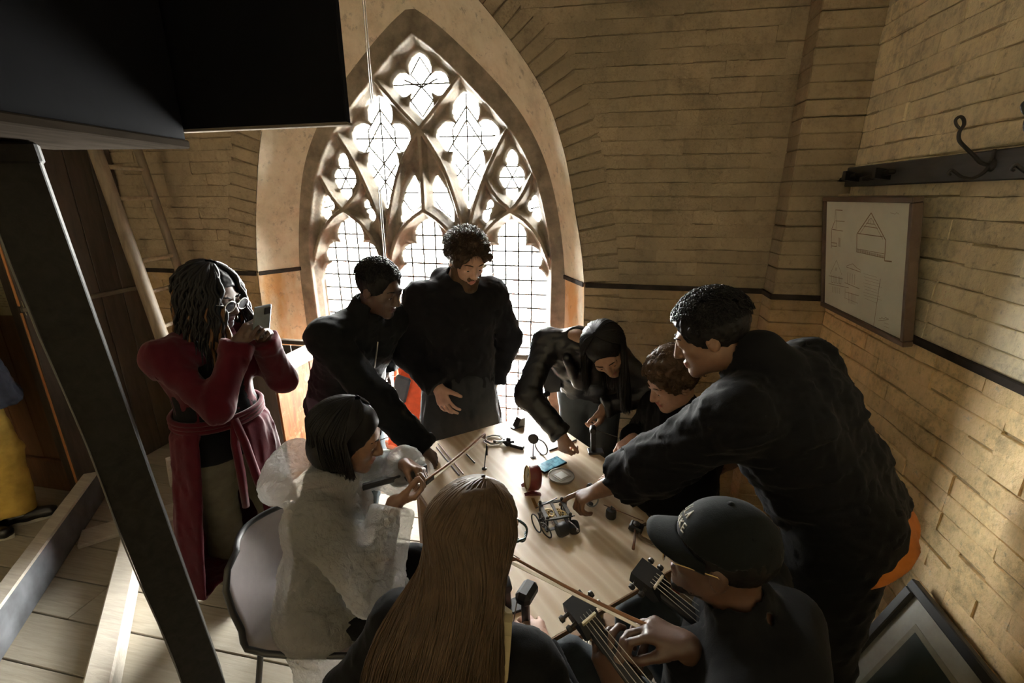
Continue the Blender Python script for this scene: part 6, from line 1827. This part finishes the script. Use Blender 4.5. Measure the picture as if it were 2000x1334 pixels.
F.cone(nb - P.fw * .075 + P.rs * .06 - P.spine * .02, nb - P.fw * .070 - P.rs * .06 - P.spine * .02, .070, .070, .02); F.cone(nb - P.fw * .05 + P.rs * .075 - P.spine * .02, nb + P.fw * .05 + P.rs * .06 - P.spine * .03, .045, .035, .02); F.cone(nb - P.fw * .05 - P.rs * .075 - P.spine * .02, nb + P.fw * .05 - P.rs * .06 - P.spine * .03, .045, .035, .02)
pol(F, 'hooded_top', C_black, P)
C_cap = cloth('black_cap_twill', (.0048, .006, .0064), .8)
F = Field(P.hd - .25, P.hd + .25, .005); M = P.HM(); q = P.hsc
F.ell(P.H(0, -.014, .040), np.array((.086, .106, .090)) * q, M, 0); F.half(P.H(0, 0, .030), -(P.u + P.f * -.16))
F.ell(P.H(0, -.014, .036), np.array((.081, .101, .085)) * q, M, .002, True); F.wrinkle(.003, 14, 5); pol(F, 'cap_crown', C_cap, P)
mb = MB(); vs = []; n_ = 18                                                # curved peak
for lay_ in (0, 1):
    for i in range(7):
        for k in range(n_ + 1):
            s_ = (k / n_ - .5) * 2; y0 = -.014 + .103 * math.sqrt(max(0, 1 - (s_ * .93) ** 2)); L_ = i / 6
            x = s_ * (.080 + .004 * L_); y = y0 + L_ * .070 * math.sqrt(max(0.0, 1 - s_ ** 4)) ; z = .047 - .02 * s_ * s_ - .010 * L_ - .012 * L_ * s_ * s_ - lay_ * .004
            vs.append(Vector(P.H(x, y, z)))
fs = []; o_ = 7 * (n_ + 1)
for i in range(6):
    for k in range(n_):
        a = i * (n_ + 1) + k; fs += [(a, a + 1, a + n_ + 2, a + n_ + 1), (o_ + a, o_ + a + n_ + 1, o_ + a + n_ + 2, o_ + a + 1)]
for k in range(n_):
    a = 6 * (n_ + 1) + k; fs.append((a, a + 1, o_ + a + 1, o_ + a)); fs.append((k, k + 1, o_ + k + 1, o_ + k))
P.add(mb.add(vs, fs), 'cap_peak', C_cap)
P.add(MB().lathe(Vector(P.H(0, -.014, .129)), [(.0, .005), (.006, .004), (.008, 0)], Vector(P.u), 12), 'cap_button', C_cap)
# two rows of small pale embroidered letters on the front of the crown
def glyph(ch):
    return {'T': ((0, 2, 2, 2), (1, 0, 1, 2)), 'H': ((0, 0, 0, 2), (2, 0, 2, 2), (0, 1, 2, 1)), 'E': ((0, 0, 0, 2), (0, 0, 2, 0), (0, 1, 1.6, 1), (0, 2, 2, 2)), 'L': ((0, 0, 0, 2), (0, 0, 2, 0)), 'A': ((0, 0, 1, 2), (1, 2, 2, 0), (.5, .8, 1.5, .8)), 'K': ((0, 0, 0, 2), (0, 1, 2, 2), (0, 1, 2, 0)), 'I': ((1, 0, 1, 2),)}[ch]
em = MB()
def crownpt(th_, z):
    k_ = math.sqrt(max(0, 1 - ((z - .040) / .090) ** 2)); return Vector(P.H(math.sin(th_) * .0868 * k_, -.014 + math.cos(th_) * .1070 * k_, z))
for row, word in ((0, 'ILA'), (1, 'LAKE')):
    for i, ch in enumerate(word):
        for (x0, y0, x1, y1) in glyph(ch):
            f_ = lambda x, y: crownpt(.16 - .20 * i - .06 * x, .088 - .025 * row + .0085 * y)
            em.tube([f_(x0, y0), f_((x0 + x1) / 2, (y0 + y1) / 2), f_(x1, y1)], .0018, 5)
P.add(em, 'embroidery', simple('cream_thread', (.45, .44, .40), .8))
P.cap_hair(H_black, out=.006, wr=(.003, 160), seed=14, back=-.03)
F = Field(P.hd - .2, P.hd + .2, .005)
for e in (-1, 1): F.cone(P.H(e * .047, .024, -.07), P.H(e * .010, .080, -.104), .0165 * q, .0185 * q, .012)
pol(F.wrinkle(.003, 160, 3), 'beard', H_black, P)
P.brows(H_black); P.glasses(M_gold, M_clear, .024, .0013)
stool((.44, .98, 0), 'round wooden stool under the man in the black cap', .41)
t_ = atd(990, 1092, 1.16); f_ = Vector(wr_) + Vector((-.075, .02, .0))
bow(f_ + (f_ - t_) * .12, t_, 'bow drawn by the man in the cap towards the long hair')
instrument(atd(1132, 1188, 1.12), atd(1300, 1400, .93), (-.3, -.1, .9), 'black string instrument fingered by the man in the cap', fl=.034)
instrument(atd(1262, 1122, 1.22), atd(1440, 1262, 1.08), (-.2, -.2, .9), 'black string instrument leaning at the near right table corner', fl=.036)

# ---------------------------------------------------------------- person cut by the left edge
P = Person('person in navy jacket and ochre trousers cut off by the left edge', 1.74, (-3.61, 1.78, .92), (-3.61, 1.78, 1.42), (-3.57, 1.80, 1.62), (.3, .95, -.1), rs=(.95, -.3, 0), skin=S_tan, lips=L_tan, build=1.1)
P.arm('R', V(-3.66, 1.93, 1.12), (.3, -.6, -.6), (-.95, .1, .2), (0, 0, -1)); P.arm('L', V(-3.85, 1.84, .9), (-.5, -.5, -.3), (0, .3, -1), (1, 0, 0))
P.leg('R', (-3.50, 1.78, .085), (.2, 1, 0), (.75, .6, 0)); P.leg('L', (-3.56, 1.62, .085), (.2, 1, 0), (.9, .25, 0))
P.body(vox=.0065)
P.trousers(C_ochre, loose=.014, seed=91, wr=(.010, 16), flare=.03); P.shoes(C_leather, simple('white_sole', (.4, .38, .33), .7))
pol(P.jacket(M_navy, loose=.075, hem=.13, wr=(.020, 16), seed=92, flare=.045, sleeve=(.015, .015)), 'jacket', M_navy, P)
P.cap_hair(H_brown, out=.012, seed=16)
